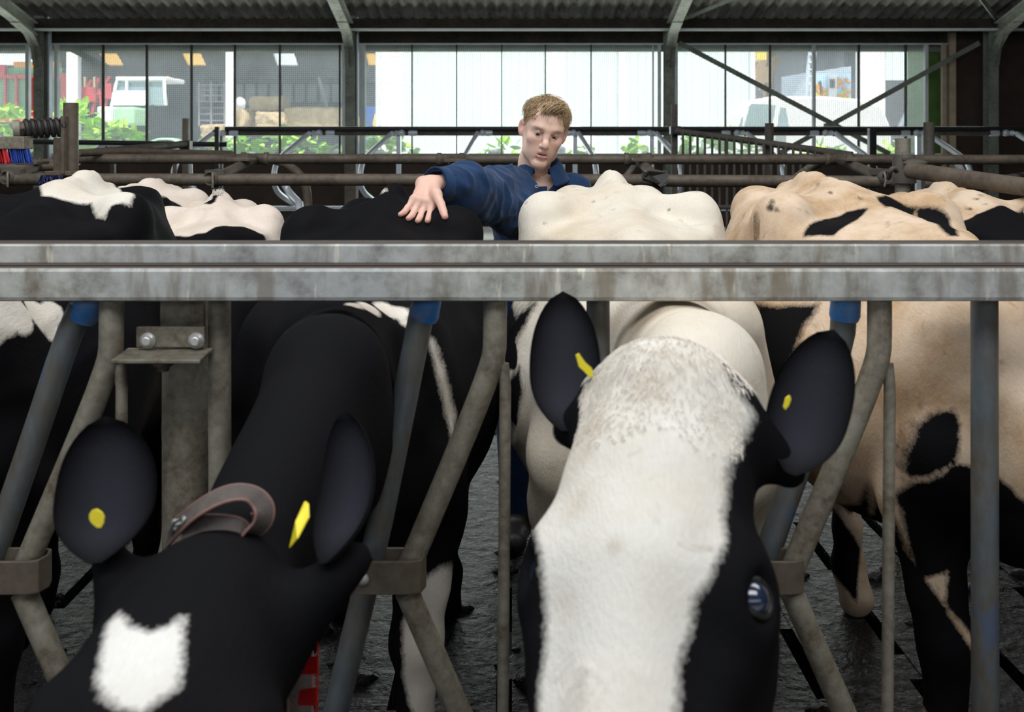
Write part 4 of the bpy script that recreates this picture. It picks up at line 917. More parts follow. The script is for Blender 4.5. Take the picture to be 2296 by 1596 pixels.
f.chain([(-.022, -.078, -.072), (-.008, -.090, -.0795), (.008, -.090, -.0795), (.022, -.078, -.072)], [.003, .0065, .0065, .003], .006)
f.chain([(-.019, -.084, -.070), (-.008, -.096, -.0705), (.008, -.096, -.0705), (.019, -.084, -.070)], [.0012, .0030, .0030, .0012], .003, 'sub')
f.cone((-.014, -.086, -.091), (.014, -.086, -.091), .004, .004, .012, 'sub')
for s in (-1, 1):
    rt = Matrix.Rotation(R(-s * 38), 3, 'Z') @ Matrix.Rotation(R(-10), 3, 'X')
    f.ell((s * .083, .018, -.004), (.0055, .019, .032), rt, .006)
    f.chain([(s * .083, .014, -.022), (s * .088, .034, .0), (s * .089, .036, .016), (s * .085, .020, .026), (s * .080, .006, .014)], [.004, .0045, .0045, .0045, .004], .004)
    f.ell((s * .088, .014, .002), (.006, .009, .014), rt, .005, 'sub')
f.chain([(0, .030, -.060), (0, .045, -.13), (0, .060, -.23)], [.060, .055, .056], .03)
V, F = f.mesh(); V = smooth_v(V, F, 1, .35); hl = V.copy(); hv = V @ np.array(Hm)[:3, :3].T + np.array(Hm)[:3, 3]
def g(P, c, r): return np.exp(-(((P - np.array(c)) / np.array(r)) ** 2).sum(1))
hc = np.tile(SK, (len(hl), 1)); ab = hl.copy(); ab[:, 0] = abs(ab[:, 0])
def tint(w_, col): 
    global hc
    hc = hc * (1 - w_[:, None]) + np.array(col) * w_[:, None]
tint(.30 * g(ab, (.046, -.07, -.025), (.022, .03, .022)), (.74, .38, .31)); tint(.3 * g(ab, (0, -.115, -.03), (.014, .02, .018)), (.70, .32, .25))
tint(.6 * g(ab, (.09, .02, 0), (.012, .03, .035)), (.66, .28, .24)); tint(.22 * g(ab, (0, -.09, -.095), (.045, .03, .03)), (.52, .34, .25)); tint(.25 * g(ab, (0, -.1, -.052), (.022, .02, .008)), (.46, .27, .19))
lip = np.maximum(g(ab, (0, -.094, -.0625), (.022, .02, .0050)), g(ab, (0, -.091, -.0805), (.019, .02, .0060))); lip = np.where(hl[:, 1] < -.076, lip, 0); tint(np.clip(lip * 1.5, 0, .85), (.52, .20, .18))
tint(np.clip(1.7 * g(ab, (0, -.088, -.0705), (.018, .012, .0026)), 0, .95), (.10, .03, .03))
for cx, cz, w_ in ((.022, .0265, .010), (.034, .029, .012), (.046, .0255, .010)): tint(np.clip(1.0 * g(ab, (cx, -.085, cz), (w_, .03, .0042)), 0, .60), (.24, .15, .075))
tint(np.clip(.35 * g(ab, (.031, -.085, .001), (.018, .02, .012)), 0, .35), (.42, .22, .19)); tint(np.clip(1.0 * g(ab, (.031, -.089, .0085), (.016, .01, .0028)), 0, .7), (.16, .09, .06))
tint(np.clip(.8 * g(ab, (.0068, -.108, -.0435), (.004, .008, .004)), 0, .8), (.12, .04, .03))
# hand with five fingers laid on the cow's back
def on(px, py, lift=.006, Y=2.75):
    l, n_ = hit(c4, px, py); 
    if l is None: l = at(px, py, Y)
    return l + Vector((0, -.35, 1)).normalized() * lift
fing = {'pinky': [(929, 448), (914, 466), (906, 476), (898, 485)], 'ring': [(941, 452), (930, 472), (923, 484), (916, 494)], 'middle': [(955, 455), (947, 475), (942, 487), (937, 499)], 'index': [(971, 455), (966, 474), (962, 487), (959, 499)], 'thumb': [(976, 434), (988, 458), (994, 474), (998, 490)]}
rad = {'pinky': (.0115, .0100, .0092, .0078), 'ring': (.0122, .0108, .0100, .0085), 'middle': (.0125, .0112, .0104, .0088), 'index': (.0125, .0112, .0104, .0088), 'thumb': (.0150, .0128, .0118, .0098)}
J = {}
for k_, pl in fing.items():
    tip = on(pl[3][0], pl[3][1], .0058); L = []
    for q, (px, py) in enumerate(pl):
        y_ = tip.y + (3 - q) * .024; p = at(px, py, y_) if q < 3 else tip; L.append(p)
    J[k_] = L
J['thumb'][0] += Vector((0, .03, -.004)); J['thumb'][1] += Vector((0, .012, 0))
print('TIPS', {k_: tuple(round(x, 3) for x in L[3]) + tuple(round(x, 3) for x in L[0]) for k_, L in J.items()})
mc = (J['pinky'][0] + J['index'][0]) / 2
Wr = at(962, 411, mc.y + .085); pts_ = [p for L in J.values() for p in L] + [Wr]
lo = [min(p[i] for p in pts_) - .05 for i in range(3)]; hi = [max(p[i] for p in pts_) + .05 for i in range(3)]; hi[0] += .06; hi[1] += .14; hi[2] += .04
f = Field(lo, hi, .0022)
for k_, L in J.items(): f.chain(L, rad[k_], .0028)
wl = Wr + Vector((-.018, 0, 0)); wr_ = Wr + Vector((.016, 0, 0))
for k_, q in (('pinky', -1.2), ('ring', -.4), ('middle', .3), ('index', 1.)): f.cone(J[k_][0], Wr + Vector((q * .016, 0, -.002)), .0125, .017, .014)
for a_, b_ in (('pinky', 'ring'), ('ring', 'middle'), ('middle', 'index')): f.cone(J[a_][0].lerp(J[a_][1], .45), J[b_][0].lerp(J[b_][1], .45), .0088, .0088, .006)
f.cone(J['pinky'][0], J['index'][0], .0110, .0110, .012); f.cone(J['thumb'][0], Wr + Vector((.014, 0, -.004)), .015, .016, .018); f.cone(J['thumb'][0], J['index'][0], .011, .010, .012)
for k_ in ('pinky', 'ring', 'middle', 'index'):
    f.ell(tuple(J[k_][0] + Vector((0, -.003, .008))), (.0075, .0075, .006), None, .008); f.ell(tuple(J[k_][1] + Vector((0, -.002, .005))), (.006, .006, .004), None, .005)
    f.cone(J[k_][0] + Vector((0, -.002, .009)), Wr + Vector((0, -.004, .014)), .0028, .0022, .009)
El = at(1045, 416, 3.24); Sh = at(1136, 424, 3.60)
f.chain([wl.lerp(wr_, .0), wl.lerp(El, .5)], [.021, .030], .02); f.chain([wr_, wr_.lerp(El, .5)], [.021, .030], .02)
V2, F2 = f.mesh(); V2 = smooth_v(V2, F2, 1, .3); c2_ = np.tile(np.array((.68, .42, .33)), (len(V2), 1))
for k_, L in J.items():
    for q, (r_, w_) in zip((1, 2, 3), ((.008, .35), (.008, .25), (.012, .55))): a = np.clip(np.exp(-((V2 - np.array(L[q])) ** 2).sum(1) / r_ ** 2) * w_, 0, 1)[:, None]; c2_ = c2_ * (1 - a) + np.array((.66, .26, .20)) * a
nl = MB()
for k_, L in J.items():
    dd = unit(L[3] - L[2]); up_ = unit(Vector((0, -.25, 1)) - dd * Vector((0, -.25, 1)).dot(dd)); sdv = dd.cross(up_); c_ = L[3] + dd * rad[k_][3] * .25 + up_ * rad[k_][3] * .80 - dd * .002; a_ = rad[k_][3] * .60; vs_ = [c_ + up_ * .0006]
    vs_ += [c_ + sdv * (math.cos(2 * math.pi * q / 12) * a_) + dd * (math.sin(2 * math.pi * q / 12) * a_ * 1.15) - up_ * (abs(math.cos(2 * math.pi * q / 12)) * a_ * .35) for q in range(12)]
    nl.add(vs_, [(0, 1 + q, 1 + (q + 1) % 12) for q in range(12)], True)
M['nail'] = simple('finger_nail', (.74, .46, .38), .4, 0, .05, 30, 0)
nails_mb = nl
# coarse body under the clothes: torso, legs, other arm
P_ = dict(neck=Vector(at(1214, 402, 3.70)), chest=Vector((.115, 3.76, 1.22)), waist=Vector((.12, 3.82, 1.06)), hip=Vector((.12, 3.86, .93)), shl=at(1286, 432, 3.74))
ell_ = Vector((.33, 3.80, 1.12)); wl2 = Vector((.28, 3.68, .93))
def torso(f, o, legs=True):
    f.ell(tuple(P_['chest'] + Vector((-.01, 0, .03))), (.165 + o, .10 + o, .17 + o), Matrix.Rotation(R(14), 3, 'X'), .06)
    f.chain([P_['chest'], P_['waist'], P_['hip']], [.115 + o, .12 + o, .13 + o], .07)
    f.ell(tuple(P_['hip']), (.155 + o, .11 + o, .12 + o), None, .06)
    f.cone(Sh + Vector((.02, .02, -.01)), P_['shl'] + Vector((-.01, 0, 0)), .050 + o, .048 + o, .05)
    f.chain([P_['neck'] + Vector((0, .02, -.02)), P_['neck'] + Vector((0, .03, -.10))], [.050 + o, .085 + o], .04)
    f.chain([P_['shl'], ell_, wl2], [.056 + o, .044 + o, .032 + o], .04)
    for s in (-1, 1): f.chain([P_['hip'] + Vector((s * .085, 0, -.04)), Vector((.10 + s * .09, 3.86, .50)), Vector((.10 + s * .085, 3.92, .10))], [.09 + o, .062 + o, .046 + o], .03)
f = Field((-.2, 3.40, -.02), (.52, 4.15, 1.55), .010); torso(f, -.006)
for s in (-1, 1): f.chain([(.10 + s * .085, 3.92, .10), (.10 + s * .085, 3.91, .05), (.10 + s * .09, 3.77, .035)], [.046, .045, .034], .03)
V3, F3 = f.mesh()
Vs, Fs = join_vf([(hv, F), (V2, F2), (V3, F3)]); me = np_mesh('body', Vs, Fs); set_col(me, 'col', np.concatenate([hc, c2_, np.tile(SK * .97, (len(V3), 1))])); body = link_mesh('body', me, skin, man)
nails_mb.build('fingernails', M['nail'], body)
# coverall
f = Field((-.34, 2.80, .05), (.54, 4.16, 1.62), .0065); torso(f, .012)
CuD = unit(Wr - El); Cu = Wr - CuD * .045
f.chain([Sh, El, Cu], [.070, .056, .050], .05); f.ell(tuple(Sh + Vector((.0, .0, .0))), (.078, .080, .070), None, .05)
f.cone(Sh + Vector((.05, -.01, -.09)), El + Vector((.0, .0, -.035)), .085, .045, .06)          # loose cloth hanging under the upper arm
f.cone(Cu - CuD * .03, Cu + CuD * .06, .041, .043, .004, 'sub')
nk = P_['neck'] + Vector((0, -.005, .0)); vb = at(1222, 436, 3.58)
f.cone(nk + Vector((0, -.01, .07)), nk + Vector((0, -.01, -.005)), .066, .058, .012, 'sub')
f.cone(nk + Vector((.002, -.06, .01)), vb + Vector((.002, .02, .0)), .056, .012, .010, 'sub')
V, F = f.mesh(); V = smooth_v(V, F, 2, .5)
me0 = np_mesh('tmp', V, F); n = np.zeros(len(V) * 3, np.float32); me0.vertices.foreach_get('normal', n); n = n.reshape(-1, 3); bpy.data.meshes.remove(me0)
ax = np.array(El - Sh); dsp = np.zeros(len(V))
for i, p in enumerate(V):
    if p[2] < .9: continue
    q = Vector(p); arm = 1. if (p[1] < 3.5 or p[0] < .0) else .45
    a = mn.noise(Vector((q.x * 11 + q.y * 5, q.y * 9 - q.x * 6, q.z * 6))) ; r_ = 1 - abs(mn.noise(Vector((q.x * 8 + q.z * 9, q.y * 13, q.z * 7 - q.x * 10)))) * 2.4
    s2 = 1 - abs(mn.noise(Vector((q.x * 22, q.y * 26 + q.z * 8, q.z * 12)))) * 2.2
    arm *= min(1, max(0, ((q - Wr).length - .07) / .05)); dsp[i] = (a * .008 + max(0, r_) * .012 + max(0, s2) * .004) * arm
V = V + n * dsp[:, None]
cov = link_mesh('coverall', np_mesh('coverall', V, F), navy, man)
# collar as a folded sheet round the neck
m = MB(); rows = 41; nb_ = nk + Vector((-.002, -.004, .014)); vs = []
for i in range(rows):
    a = R(-158 + 316 * i / (rows - 1)); fr = abs(a) / R(158); ca_, sa = math.cos(a), math.sin(a)             # a=0 at the nape
    base = nb_ + Vector((sa * .064, ca_ * .060 + .004, .03 * (1 - fr) + .004)); top = nb_ + Vector((sa * .064, ca_ * .062 + .004, .052 * (1 - fr ** 1.6) + .030)); 
    out = fr ** 2; fall = nb_ + Vector((sa * (.098 + .020 * out), ca_ * (.092 + .025 * out), .012 * (1 - fr) - .042 * fr ** 1.5 - .004))
    mid = top.lerp(fall, .18) + Vector((0, 0, .006)); vs += [base, top, mid, fall]
fs = []
for i in range(rows - 1):
    for k in range(3): a = i * 4 + k; fs.append((a, a + 1, a + 5, a + 4))
m.add(vs, fs, True); o = m.build('shirt_collar', navy, cov); s_ = o.modifiers.new('s', 'SOLIDIFY'); s_.thickness = .0035; s_ = o.modifiers.new('b', 'SUBSURF'); s_.levels = s_.render_levels = 1
# placket, snap, pocket flap, cuff band
m = MB(); m.bar(vb + Vector((-.008, -.020, .03)), vb + Vector((-.004, -.025, -.10)), .030, .005, (0, 1, 0)); m.build('placket', navy, cov)
m = MB(); m.tube([at(1203, 418, 3.545) + Vector((math.cos(a) * .0045, -.001, math.sin(a) * .0045)) for a in [k * math.pi / 6 for k in range(13)]], .0014, 6, False); m.build('snap_button', M['bolt'], cov, label='small white snap button')
m = MB(); m.box(at(1150, 478, 3.50), (.075, .012, .045), Matrix.Rotation(R(-6), 3, 'Y')); m.build('chest_pocket', navy, cov, .003)
m = MB(); rg = []; u = unit(CuD.cross(Vector((0, 0, 1)))); v_ = CuD.cross(u)
for rr, h_ in ((.050, -.045), (.0545, -.035), (.0545, .016), (.0520, .020), (.0480, .016), (.046, -.02)): rg.append((rr, h_))
m.lathe(Cu, CuD, rg, 28, True, False); m.build('cuff', navy, cov)
bt = MB()
for s in (-1, 1):
    f = Field((.10 + s * .085 - .08, 3.66, -.01), (.10 + s * .085 + .08, 4.04, .36), .008); f.chain([(.10 + s * .085, 3.92, .34), (.10 + s * .085, 3.92, .10), (.10 + s * .085, 3.91, .055), (.10 + s * .09, 3.77, .045)], [.062, .055, .055, .045], .03)
    Vb, Fb = f.mesh(); Vb[:, 2] = np.maximum(Vb[:, 2], .001); link_mesh('boot', np_mesh('boot', Vb, Fb), M['black_rubber'], man)
# eyes and teeth
iris, t, b = nt('eye_ball'); c_ = N(t, 'ShaderNodeVertexColor', layer_name='col'); t.links.new(c_.outputs['Color'], b.inputs['Base Color']); b.inputs['Roughness'].default_value = .28
for s in (-1, 1):
    mm = MB(); mm.ball((0, 0, 0), .0125, 32, 22); V = np.array(mm.v); look = np.array(Vector((-.14, -1, -.30)).normalized()); d = V @ look / .0118
    col = np.where((d > .965)[:, None], (.01, .01, .012), np.where((d > .86)[:, None], (.05, .075, .10), (.42, .39, .37)))
    V = V + np.array((s * .031, -.0775, .0045)); Vw = V @ np.array(Hm)[:3, :3].T + np.array(Hm)[:3, 3]
    me = bpy.data.meshes.new('eye'); me.from_pydata([tuple(p) for p in Vw], [], mm.f); me.polygons.foreach_set('use_smooth', [True] * len(mm.f)); set_col(me, 'col', col); link_mesh('eye', me, iris, man)
m = MB()
for k in range(6): p = Hm @ Vector(((k - 2.5) * .0052, -.0865 - .001 * (2.5 - abs(k - 2.5)), -.0672)); m.box(p, (.0046, .003, .0050), Hm.to_3x3())
m.build('teeth', M['white'], man)
# hair: a cap over the skull and many tapered locks
f = Field((-.11, -.13, -.10), (.11, .14, .16), .0035); f.ell((0, .016, .047), (.0795, .098, .0865), None, .01)
f.ell((0, -.125, .042), (.068, .078, .082), None, .012, 'sub'); f.ell((0, -.075, -.09), (.16, .085, .115), None, .015, 'sub'); f.ell((0, .03, -.10), (.16, .14, .085), None, .02, 'sub')
for s in (-1, 1): f.ell((s * .088, -.04, .005), (.03, .042, .030), None, .01, 'sub')
V, F = f.mesh(); Vw = V @ np.array(Hm)[:3, :3].T + np.array(Hm)[:3, 3]; hb = link_mesh('hair', np_mesh('hair', Vw, F), hairm, man)
bv = BVHTree.FromPolygons([tuple(p) for p in V], [tuple(q) for q in F]); m = MB(); rng = random.Random(3)
fz = V[F].mean(1); fn = np.cross(V[F[:, 1]] - V[F[:, 0]], V[F[:, 2]] - V[F[:, 0]]); fn /= np.linalg.norm(fn, axis=1)[:, None] + 1e-9
outw = ((fz - np.array((0, .016, .03))) * fn).sum(1) > .3 * np.linalg.norm(fz - np.array((0, .016, .03)), axis=1); ids = [i for i in np.where(outw)[0]]
for k in range(5600):
    i = rng.choice(ids); p = Vector(fz[i]); n_ = Vector(fn[i]); top_ = max(0, min(1, (p.z - .03) / .08))
    fl_ = Vector((.25 + .9 * p.x / .08, -.75, .05 - .9 * (1 - top_))) if p.y < .05 else Vector((p.x * 6, .3, -1))
    if p.x < -.03 and p.z > .05: fl_ = Vector((-1., -.25, .15))
    fl_ += Vector((rng.gauss(0, .32), rng.gauss(0, .32), rng.gauss(0, .25))); tg = unit(fl_ - n_ * fl_.dot(n_))
    L = (.014 + .026 * top_) * rng.uniform(.6, 1.25); lift = (.25 + .35 * top_) * rng.uniform(.6, 1.3); p0 = p - n_ * .002
    a1 = p0 + (tg + n_ * lift).normalized() * L * .45; a2 = p0 + tg * L * .95 + n_ * L * lift * .45 + Vector((0, 0, -.10 * L)); a3 = p0 + tg * L * 1.25 + n_ * L * lift * .2 + Vector((0, 0, -.3 * L))
    w0 = rng.uniform(.0006, .0013); m.tube([Hm @ p0, Hm @ a1, Hm @ a2, Hm @ a3], [w0, w0, w0 * .7, .0002], 4, False)
m.build('hair_locks', hairm, hb)
# fringe sweeping over the forehead, brows
m = MB()
for k in range(260):
    u = rng.random(); p0 = Vector((.050 - .062 * u, -.060 - .014 * math.sin(3.1 * u), .116 + .010 * math.sin(3 * u))) + Vector([rng.gauss(0, .005) for _ in range(3)])
    L = rng.uniform(.6, 1.1); a1 = p0 + Vector((-.014, -.014, .001)) * L; a2 = p0 + Vector((-.032, -.024, -.012)) * L; a3 = p0 + Vector((-.044, -.027, -.026 - .012 * u)) * L
    m.tube([Hm @ p0, Hm @ a1, Hm @ a2, Hm @ a3], [.0014, .0014, .001, .0002], 4, False)
m.build('fringe', hairm, hb)
m = MB(); bh = BVHTree.FromPolygons([tuple(p) for p in hl], [tuple(q) for q in F[:0]]) if False else None
for s in (-1, 1):
    for k in range(150):
        u = rng.random(); p = Vector((s * (.014 + .036 * u), -.0985 + .024 * u ** 2 , .0265 + .005 * math.sin(3 * u) + rng.gauss(0, .0013))); d = Vector((s * .8, .1, .25 - .5 * u)).normalized() * .007
        m.tube([Hm @ p, Hm @ (p + d)], [.0008, .0002], 3, False)
m.build('eyebrows', hairm, hb)
# ------------------------------------------------------------------ the yard beyond the windows
M['pgreen'] = simple('pale_green_cladding', (.70, .82, .78), .5, 0, .05, 3, 0)
M['brickwhite'] = simple('whitewashed_brick', (.84, .82, .80), .7, 0, .06, 14)
M['barnboard'] = simple('grey_barn_boards', (.30, .30, .33), .8, 0, .3, 2)
M['barndark'] = simple('dark_barn_roof_underside', (.09, .09, .10), .9, 0, .2, 2)
M['straw'] = simple('straw', (.62, .47, .27), .9, 0, .3, 6, .8)
M['agred'] = simple('red_machine_paint', (.60, .06, .07), .5, 0, .12, 4)
M['aggreen'] = simple('green_machine_paint', (.16, .40, .18), .5, 0, .15, 3)
M['tracgreen'] = simple('light_green_bonnet', (.42, .72, .42), .4, 0, .1, 3)
M['orange'] = simple('orange_tarp', (.85, .33, .03), .6, 0, .1, 3)
M['glassb'] = simple('dark_vehicle_glass', (.30, .40, .42), .1, 0, .05, 3, 0)
M['tyre'] = simple('tyre_rubber', (.06, .06, .065), .8, 0, .2, 20)
M['rimw'] = simple('white_wheel_rim', (.7, .72, .74), .4, 0, .05, 3)
M['wood'] = simple('warm_shed_timber', (.36, .23, .12), .7, 0, .3, 3)
M['leaf'] = simple('hydrangea_leaf', (.50, .84, .06), .45, 0, .35, 7, 0)
M['petal'] = simple('white_hydrangea_bloom', (.85, .84, .86), .6, 0, .05, 6, 0)
M['ground'] = simple('yard_paving', (.55, .54, .52), .9, 0, .12, 1)
M['skyblue'] = simple('pale_blue_painted_panel', (.45, .66, .82), .5, 0, .15, 2, 0)
M['machblue'] = simple('blue_machine_paint', (.03, .10, .38), .5, 0, .1, 3)
M['machyellow'] = simple('yellow_machine_paint', (.85, .65, .12), .5, 0, .1, 3)
def transl(name, col):
    m, t, b = nt(name); o = t.nodes['Material Output']; d = N(t, 'ShaderNodeBsdfTranslucent'); d.inputs[0].default_value = tuple(col) + (1,); t.links.new(d.outputs[0], o.inputs[0]); return m
M['sky_y'] = transl('yellowed_skylight_sheet', (.95, .72, .30)); M['sky_w'] = transl('white_skylight_sheet', (.9, .95, .95))
MB().b2(-40, 40, 15.8, 70, -.3, -.02).build('ground_yard', M['ground'], kind='structure')
# pale green clad hall with white pilasters
YF = 24.0
hall = empty('clad_hall', (X(1290, YF), YF, 0), 'pale green corrugated hall with white pilasters seen through the middle window', 'building')
def ribs(x0, x1, y, z0, z1, mat, par, name='cladding', pitch=.19):
    n = int((x1 - x0) / (pitch / 6)) + 1; V = []; F = []
    for k in range(n + 1):
        xx = x0 + (x1 - x0) * k / n; ph = (xx / pitch) % 1; dy = .03 if ph < .5 else (.0 if ph > .66 else .03 * (1 - (ph - .5) / .16))
        V += [(xx, y - dy, z0), (xx, y - dy, z1)]
    for k in range(n): F.append((2 * k, 2 * k + 2, 2 * k + 3, 2 * k + 1))
    m = MB(); m.add(V, F); m.b2(x0, x1, y + .01, y + .2, z0, z1); return m.build(name, mat, par)
for a, b in ((903, 1222), (1264, 1385), (1400, 1680)): ribs(X(a, YF), X(b, YF), YF, -.1, 6, M['pgreen'], hall)
for a, b in ((1222, 1264), (1385, 1400), (1680, 1690)): MB().b2(X(a, YF), X(b, YF), YF - .15, YF + .1, -.1, 6).build('pilaster', M['white'], hall)
MB().b2(X(855, YF), X(903, YF), YF - .1, YF + .4, -.1, 6).build('brick_pier', M['brickwhite'], hall)
dp = MB(); dp.lathe((X(848, 21), 21, 0), (0, 0, 1), [(.06, 0), (.06, 5)], 12); dp.build('downpipe', M['white'], hall)
MB().lathe((X(1290, 22), 22, 0), (0, 0, 1), [(.5, 0), (.55, 1.2), (.40, 1.75), (.1, 1.95)], 24).build('white_tank', M['white'], label='rounded white tank just left of the mans ear in the yard', cat='tank')
# open machinery barn on the left
bn = empty('machinery_barn', (X(400, 30), 30, 0), 'open fronted machinery barn full of hay and machines seen through the left windows', 'building')
m = MB(); x0, x1 = -20, X(852, 28)
rz = lambda y: 4.58 - .6 * (y - 26)
def slab(mb, xa, xb, ya, yb, t=.06): mb.add([(xa, ya, rz(ya)), (xb, ya, rz(ya)), (xb, yb, rz(yb)), (xa, yb, rz(yb)), (xa, ya, rz(ya) + t), (xb, ya, rz(ya) + t), (xb, yb, rz(yb) + t), (xa, yb, rz(yb) + t)], [(3, 2, 1, 0), (4, 5, 6, 7), (0, 1, 5, 4), (1, 2, 6, 5), (2, 3, 7, 6), (3, 0, 4, 7)])
slab(m, x0, x1, 25.6, 27.0); slab(m, x0, x1, 27.5, 28.0); m.b2(x0, x1, 28, 30.2, 3.36, 3.44)
holes = [(-40, 62, 'sky_w'), (222, 262, 'sky_y'), (408, 450, 'sky_y'), (612, 660, 'sky_w'), (820, 850, 'sky_y')]
q = x0
for a, b, mt in holes:
    xa, xb = X(a, 27), X(b, 27); slab(m, q, xa, 27.0, 27.5); q = xb
    v = MB(); n = 40
    for k in range(n): v.add([(xa + (xb - xa) * k / n, 27, rz(27) + .03 * (k % 2)), (xa + (xb - xa) * (k + 1) / n, 27, rz(27) + .03 * ((k + 1) % 2)), (xa + (xb - xa) * (k + 1) / n, 27.5, rz(27.5) + .03 * ((k + 1) % 2)), (xa + (xb - xa) * k / n, 27.5, rz(27.5) + .03 * (k % 2))], [(0, 1, 2, 3)])
    v.build('skylight', M[mt], bn)
slab(m, q, x1, 27, 27.5)
m.build('roof', M['barndark'], bn)
w_ = MB(); w_.b2(x0, x1, 30, 30.2, 0, 3.4); w_.b2(x0 - .2, x0, 25.6, 30, 0, 3.4)
w_.build('back_wall', M['barndark'], bn)
k = 0; q = X(440, 29.8)
while q < x1 - .8: MB().b2(q, q + .27, 29.8, 29.95, Z(228, 29.8), Z(188, 29.8)).build('grey_panel', M['barnboard'], bn); q += .37
for a, b in ((153, 178), (508, 527)): MB().b2(X(a, 25.8), X(b, 25.8), 25.7, 25.9, 0, 4).build('white_post', M['white'], bn)
MB().tube([at(700, 115, 28), at(745, 290, 28)], .05, 8).build('leaning_pole', M['barnboard'], bn)
# forage wagon
fw_ = empty('forage_wagon', (X(60, 27), 27, 0), 'green and red forage wagon at the far left of the barn', 'wagon')
MB().b2(X(-80, 27), X(140, 27), 27, 27.6, Z(262, 27), Z(152, 27)).build('wagon_body', M['aggreen'], fw_)
r_ = MB()
for p in (10, 35, 68, 110, 128, 148): r_.b2(X(p, 26.9), X(p + 4, 26.9), 26.85, 26.99, Z(262, 27), Z(172, 27))
r_.b2(X(-80, 27), X(150, 27), 26.88, 26.99, Z(176, 27), Z(168, 27)); r_.b2(X(-80, 27), X(16, 27), 26.86, 26.99, Z(176, 27), Z(146, 27)); r_.b2(X(-80, 27), X(150, 27), 26.8, 27, Z(275, 27), Z(260, 27)); r_.b2(X(140, 27), X(155, 27), 26.9, 27.2, Z(270, 27), Z(165, 27))
r_.build('red_frame', M['agred'], fw_)
MB().b2(X(30, 27), X(128, 27), 27.02, 27.3, Z(152, 27), Z(138, 27)).build('orange_cover', M['orange'], fw_)
for p in (20, 100): MB().lathe((X(p, 26.9), 26.8, .5), (0, 1, 0), [(.1, -.1), (.5, -.1), (.52, 0), (.5, .2), (.1, .2)], 20).build('wheel', M['tyre'], fw_)
# tedder
td = empty('hay_tedder', (X(215, 26.5), 26.5, 0), 'red folded hay tedder standing beside the tractor in the barn', 'machine')
t = MB(); t.b2(X(192, 26.5), X(222, 26.5), 26.3, 26.8, Z(228, 26.5), Z(196, 26.5)); t.b2(X(236, 26.5), X(256, 26.5), 26.3, 26.7, Z(222, 26.5), Z(188, 26.5))
for a, b, c_, d in ((182, 200, 200, 205), (186, 200, 192, 250), (214, 225, 206, 255), (222, 200, 230, 250), (196, 196, 205, 180), (215, 196, 222, 175), (236, 190, 246, 172), (240, 220, 236, 240), (205, 210, 250, 212)): t.tube([at(a, b, 26.4), at(c_, d, 26.4)], .045, 6)
t.build('tedder_frame', M['agred'], td)
t = MB()
for a in (190, 212, 232): t.b2(X(a, 26.3), X(a + 4, 26.3), 26.2, 26.3, Z(196, 26.3), Z(172, 26.3))
t.build('tine_guard', M['straw'], td)
# tractor
tr = empty('tractor', (X(310, 23.5), 23.5, 0), 'old white cabbed tractor with light green bonnet and fender in the barn mouth', 'tractor'); YT = 23.5
MB().b2(X(258, YT), X(372, YT), YT, YT + 1.4, Z(181, YT), Z(171, YT)).build('cab_roof', M['white'], tr, .04)
f = MB()
for a, b in (((262, 181), (250, 240)), ((284, 181), (284, 236)), ((330, 181), (330, 236)), ((368, 181), (372, 236))): f.bar(at(a[0], a[1], YT), at(b[0], b[1], YT), .06, .06); f.bar(at(a[0], a[1], YT + 1.3), at(b[0], b[1], YT + 1.3), .05, .05)
f.bar(at(262, 205, YT), at(330, 205, YT), .05, .05); f.b2(X(252, YT), X(330, YT), YT - .02, YT + .05, Z(236, YT), Z(208, YT)); f.build('cab_frame', M['white'], tr)
MB().b2(X(256, YT), X(370, YT), YT + .1, YT + .12, Z(236, YT), Z(183, YT)).build('cab_window', M['glassb'], tr)
bo = MB(); bo.b2(X(228, 22.6), X(262, 22.6), 22.3, 23.4, Z(275, 22.6), Z(240, 22.6)); bo.build('nose_panel', M['white'], tr, .05)
bo = MB(); bo.b2(X(262, 22.8), X(312, 22.8), 22.5, 23.4, Z(280, 22.6), Z(240, 22.6)); bo.build('bonnet', M['tracgreen'], tr, .05)
bo = MB(); bo.lathe((X(372, YT - .2), YT - .3, .86), (0, 1, 0), [(.78, 0), (.82, .02), (.82, .45), (.78, .47)], 28, True, False); bo.build('fender', M['tracgreen'], tr)
for p, r, y_ in ((372, .78, YT - .25), (300, .42, YT - .9)): 
    wv = MB(); wv.lathe((X(p, y_), y_, r), (0, 1, 0), [(r * .55, -.02), (r * .95, -.02), (r, .04), (r, .36), (r * .95, .42), (r * .5, .42)], 28)
    for k in range(20): a = k * math.pi / 10; wv.box((X(p, y_) + math.cos(a) * r, y_ + .2, r + math.sin(a) * r), (.05, .4, .07), Matrix.Rotation(-a, 3, 'Y'))
    ww = wv.build('wheel', M['tyre'], tr); MB().lathe((X(p, y_), y_ - .03, r), (0, 1, 0), [(.02, 0), (r * .5, .0), (r * .55, .05)], 20).build('rim', M['rimw'], ww)
MB().lathe(at(376, 180, YT + .3), (0, 0, 1), [(.05, 0), (.05, .07), (.02, .1)], 10).build('beacon', M['orange'], tr)
MB().tube([at(340, 236, YT), at(345, 260, YT), at(338, 290, YT)], .05, 8).build('axle_frame', M['blacksteel'], tr)
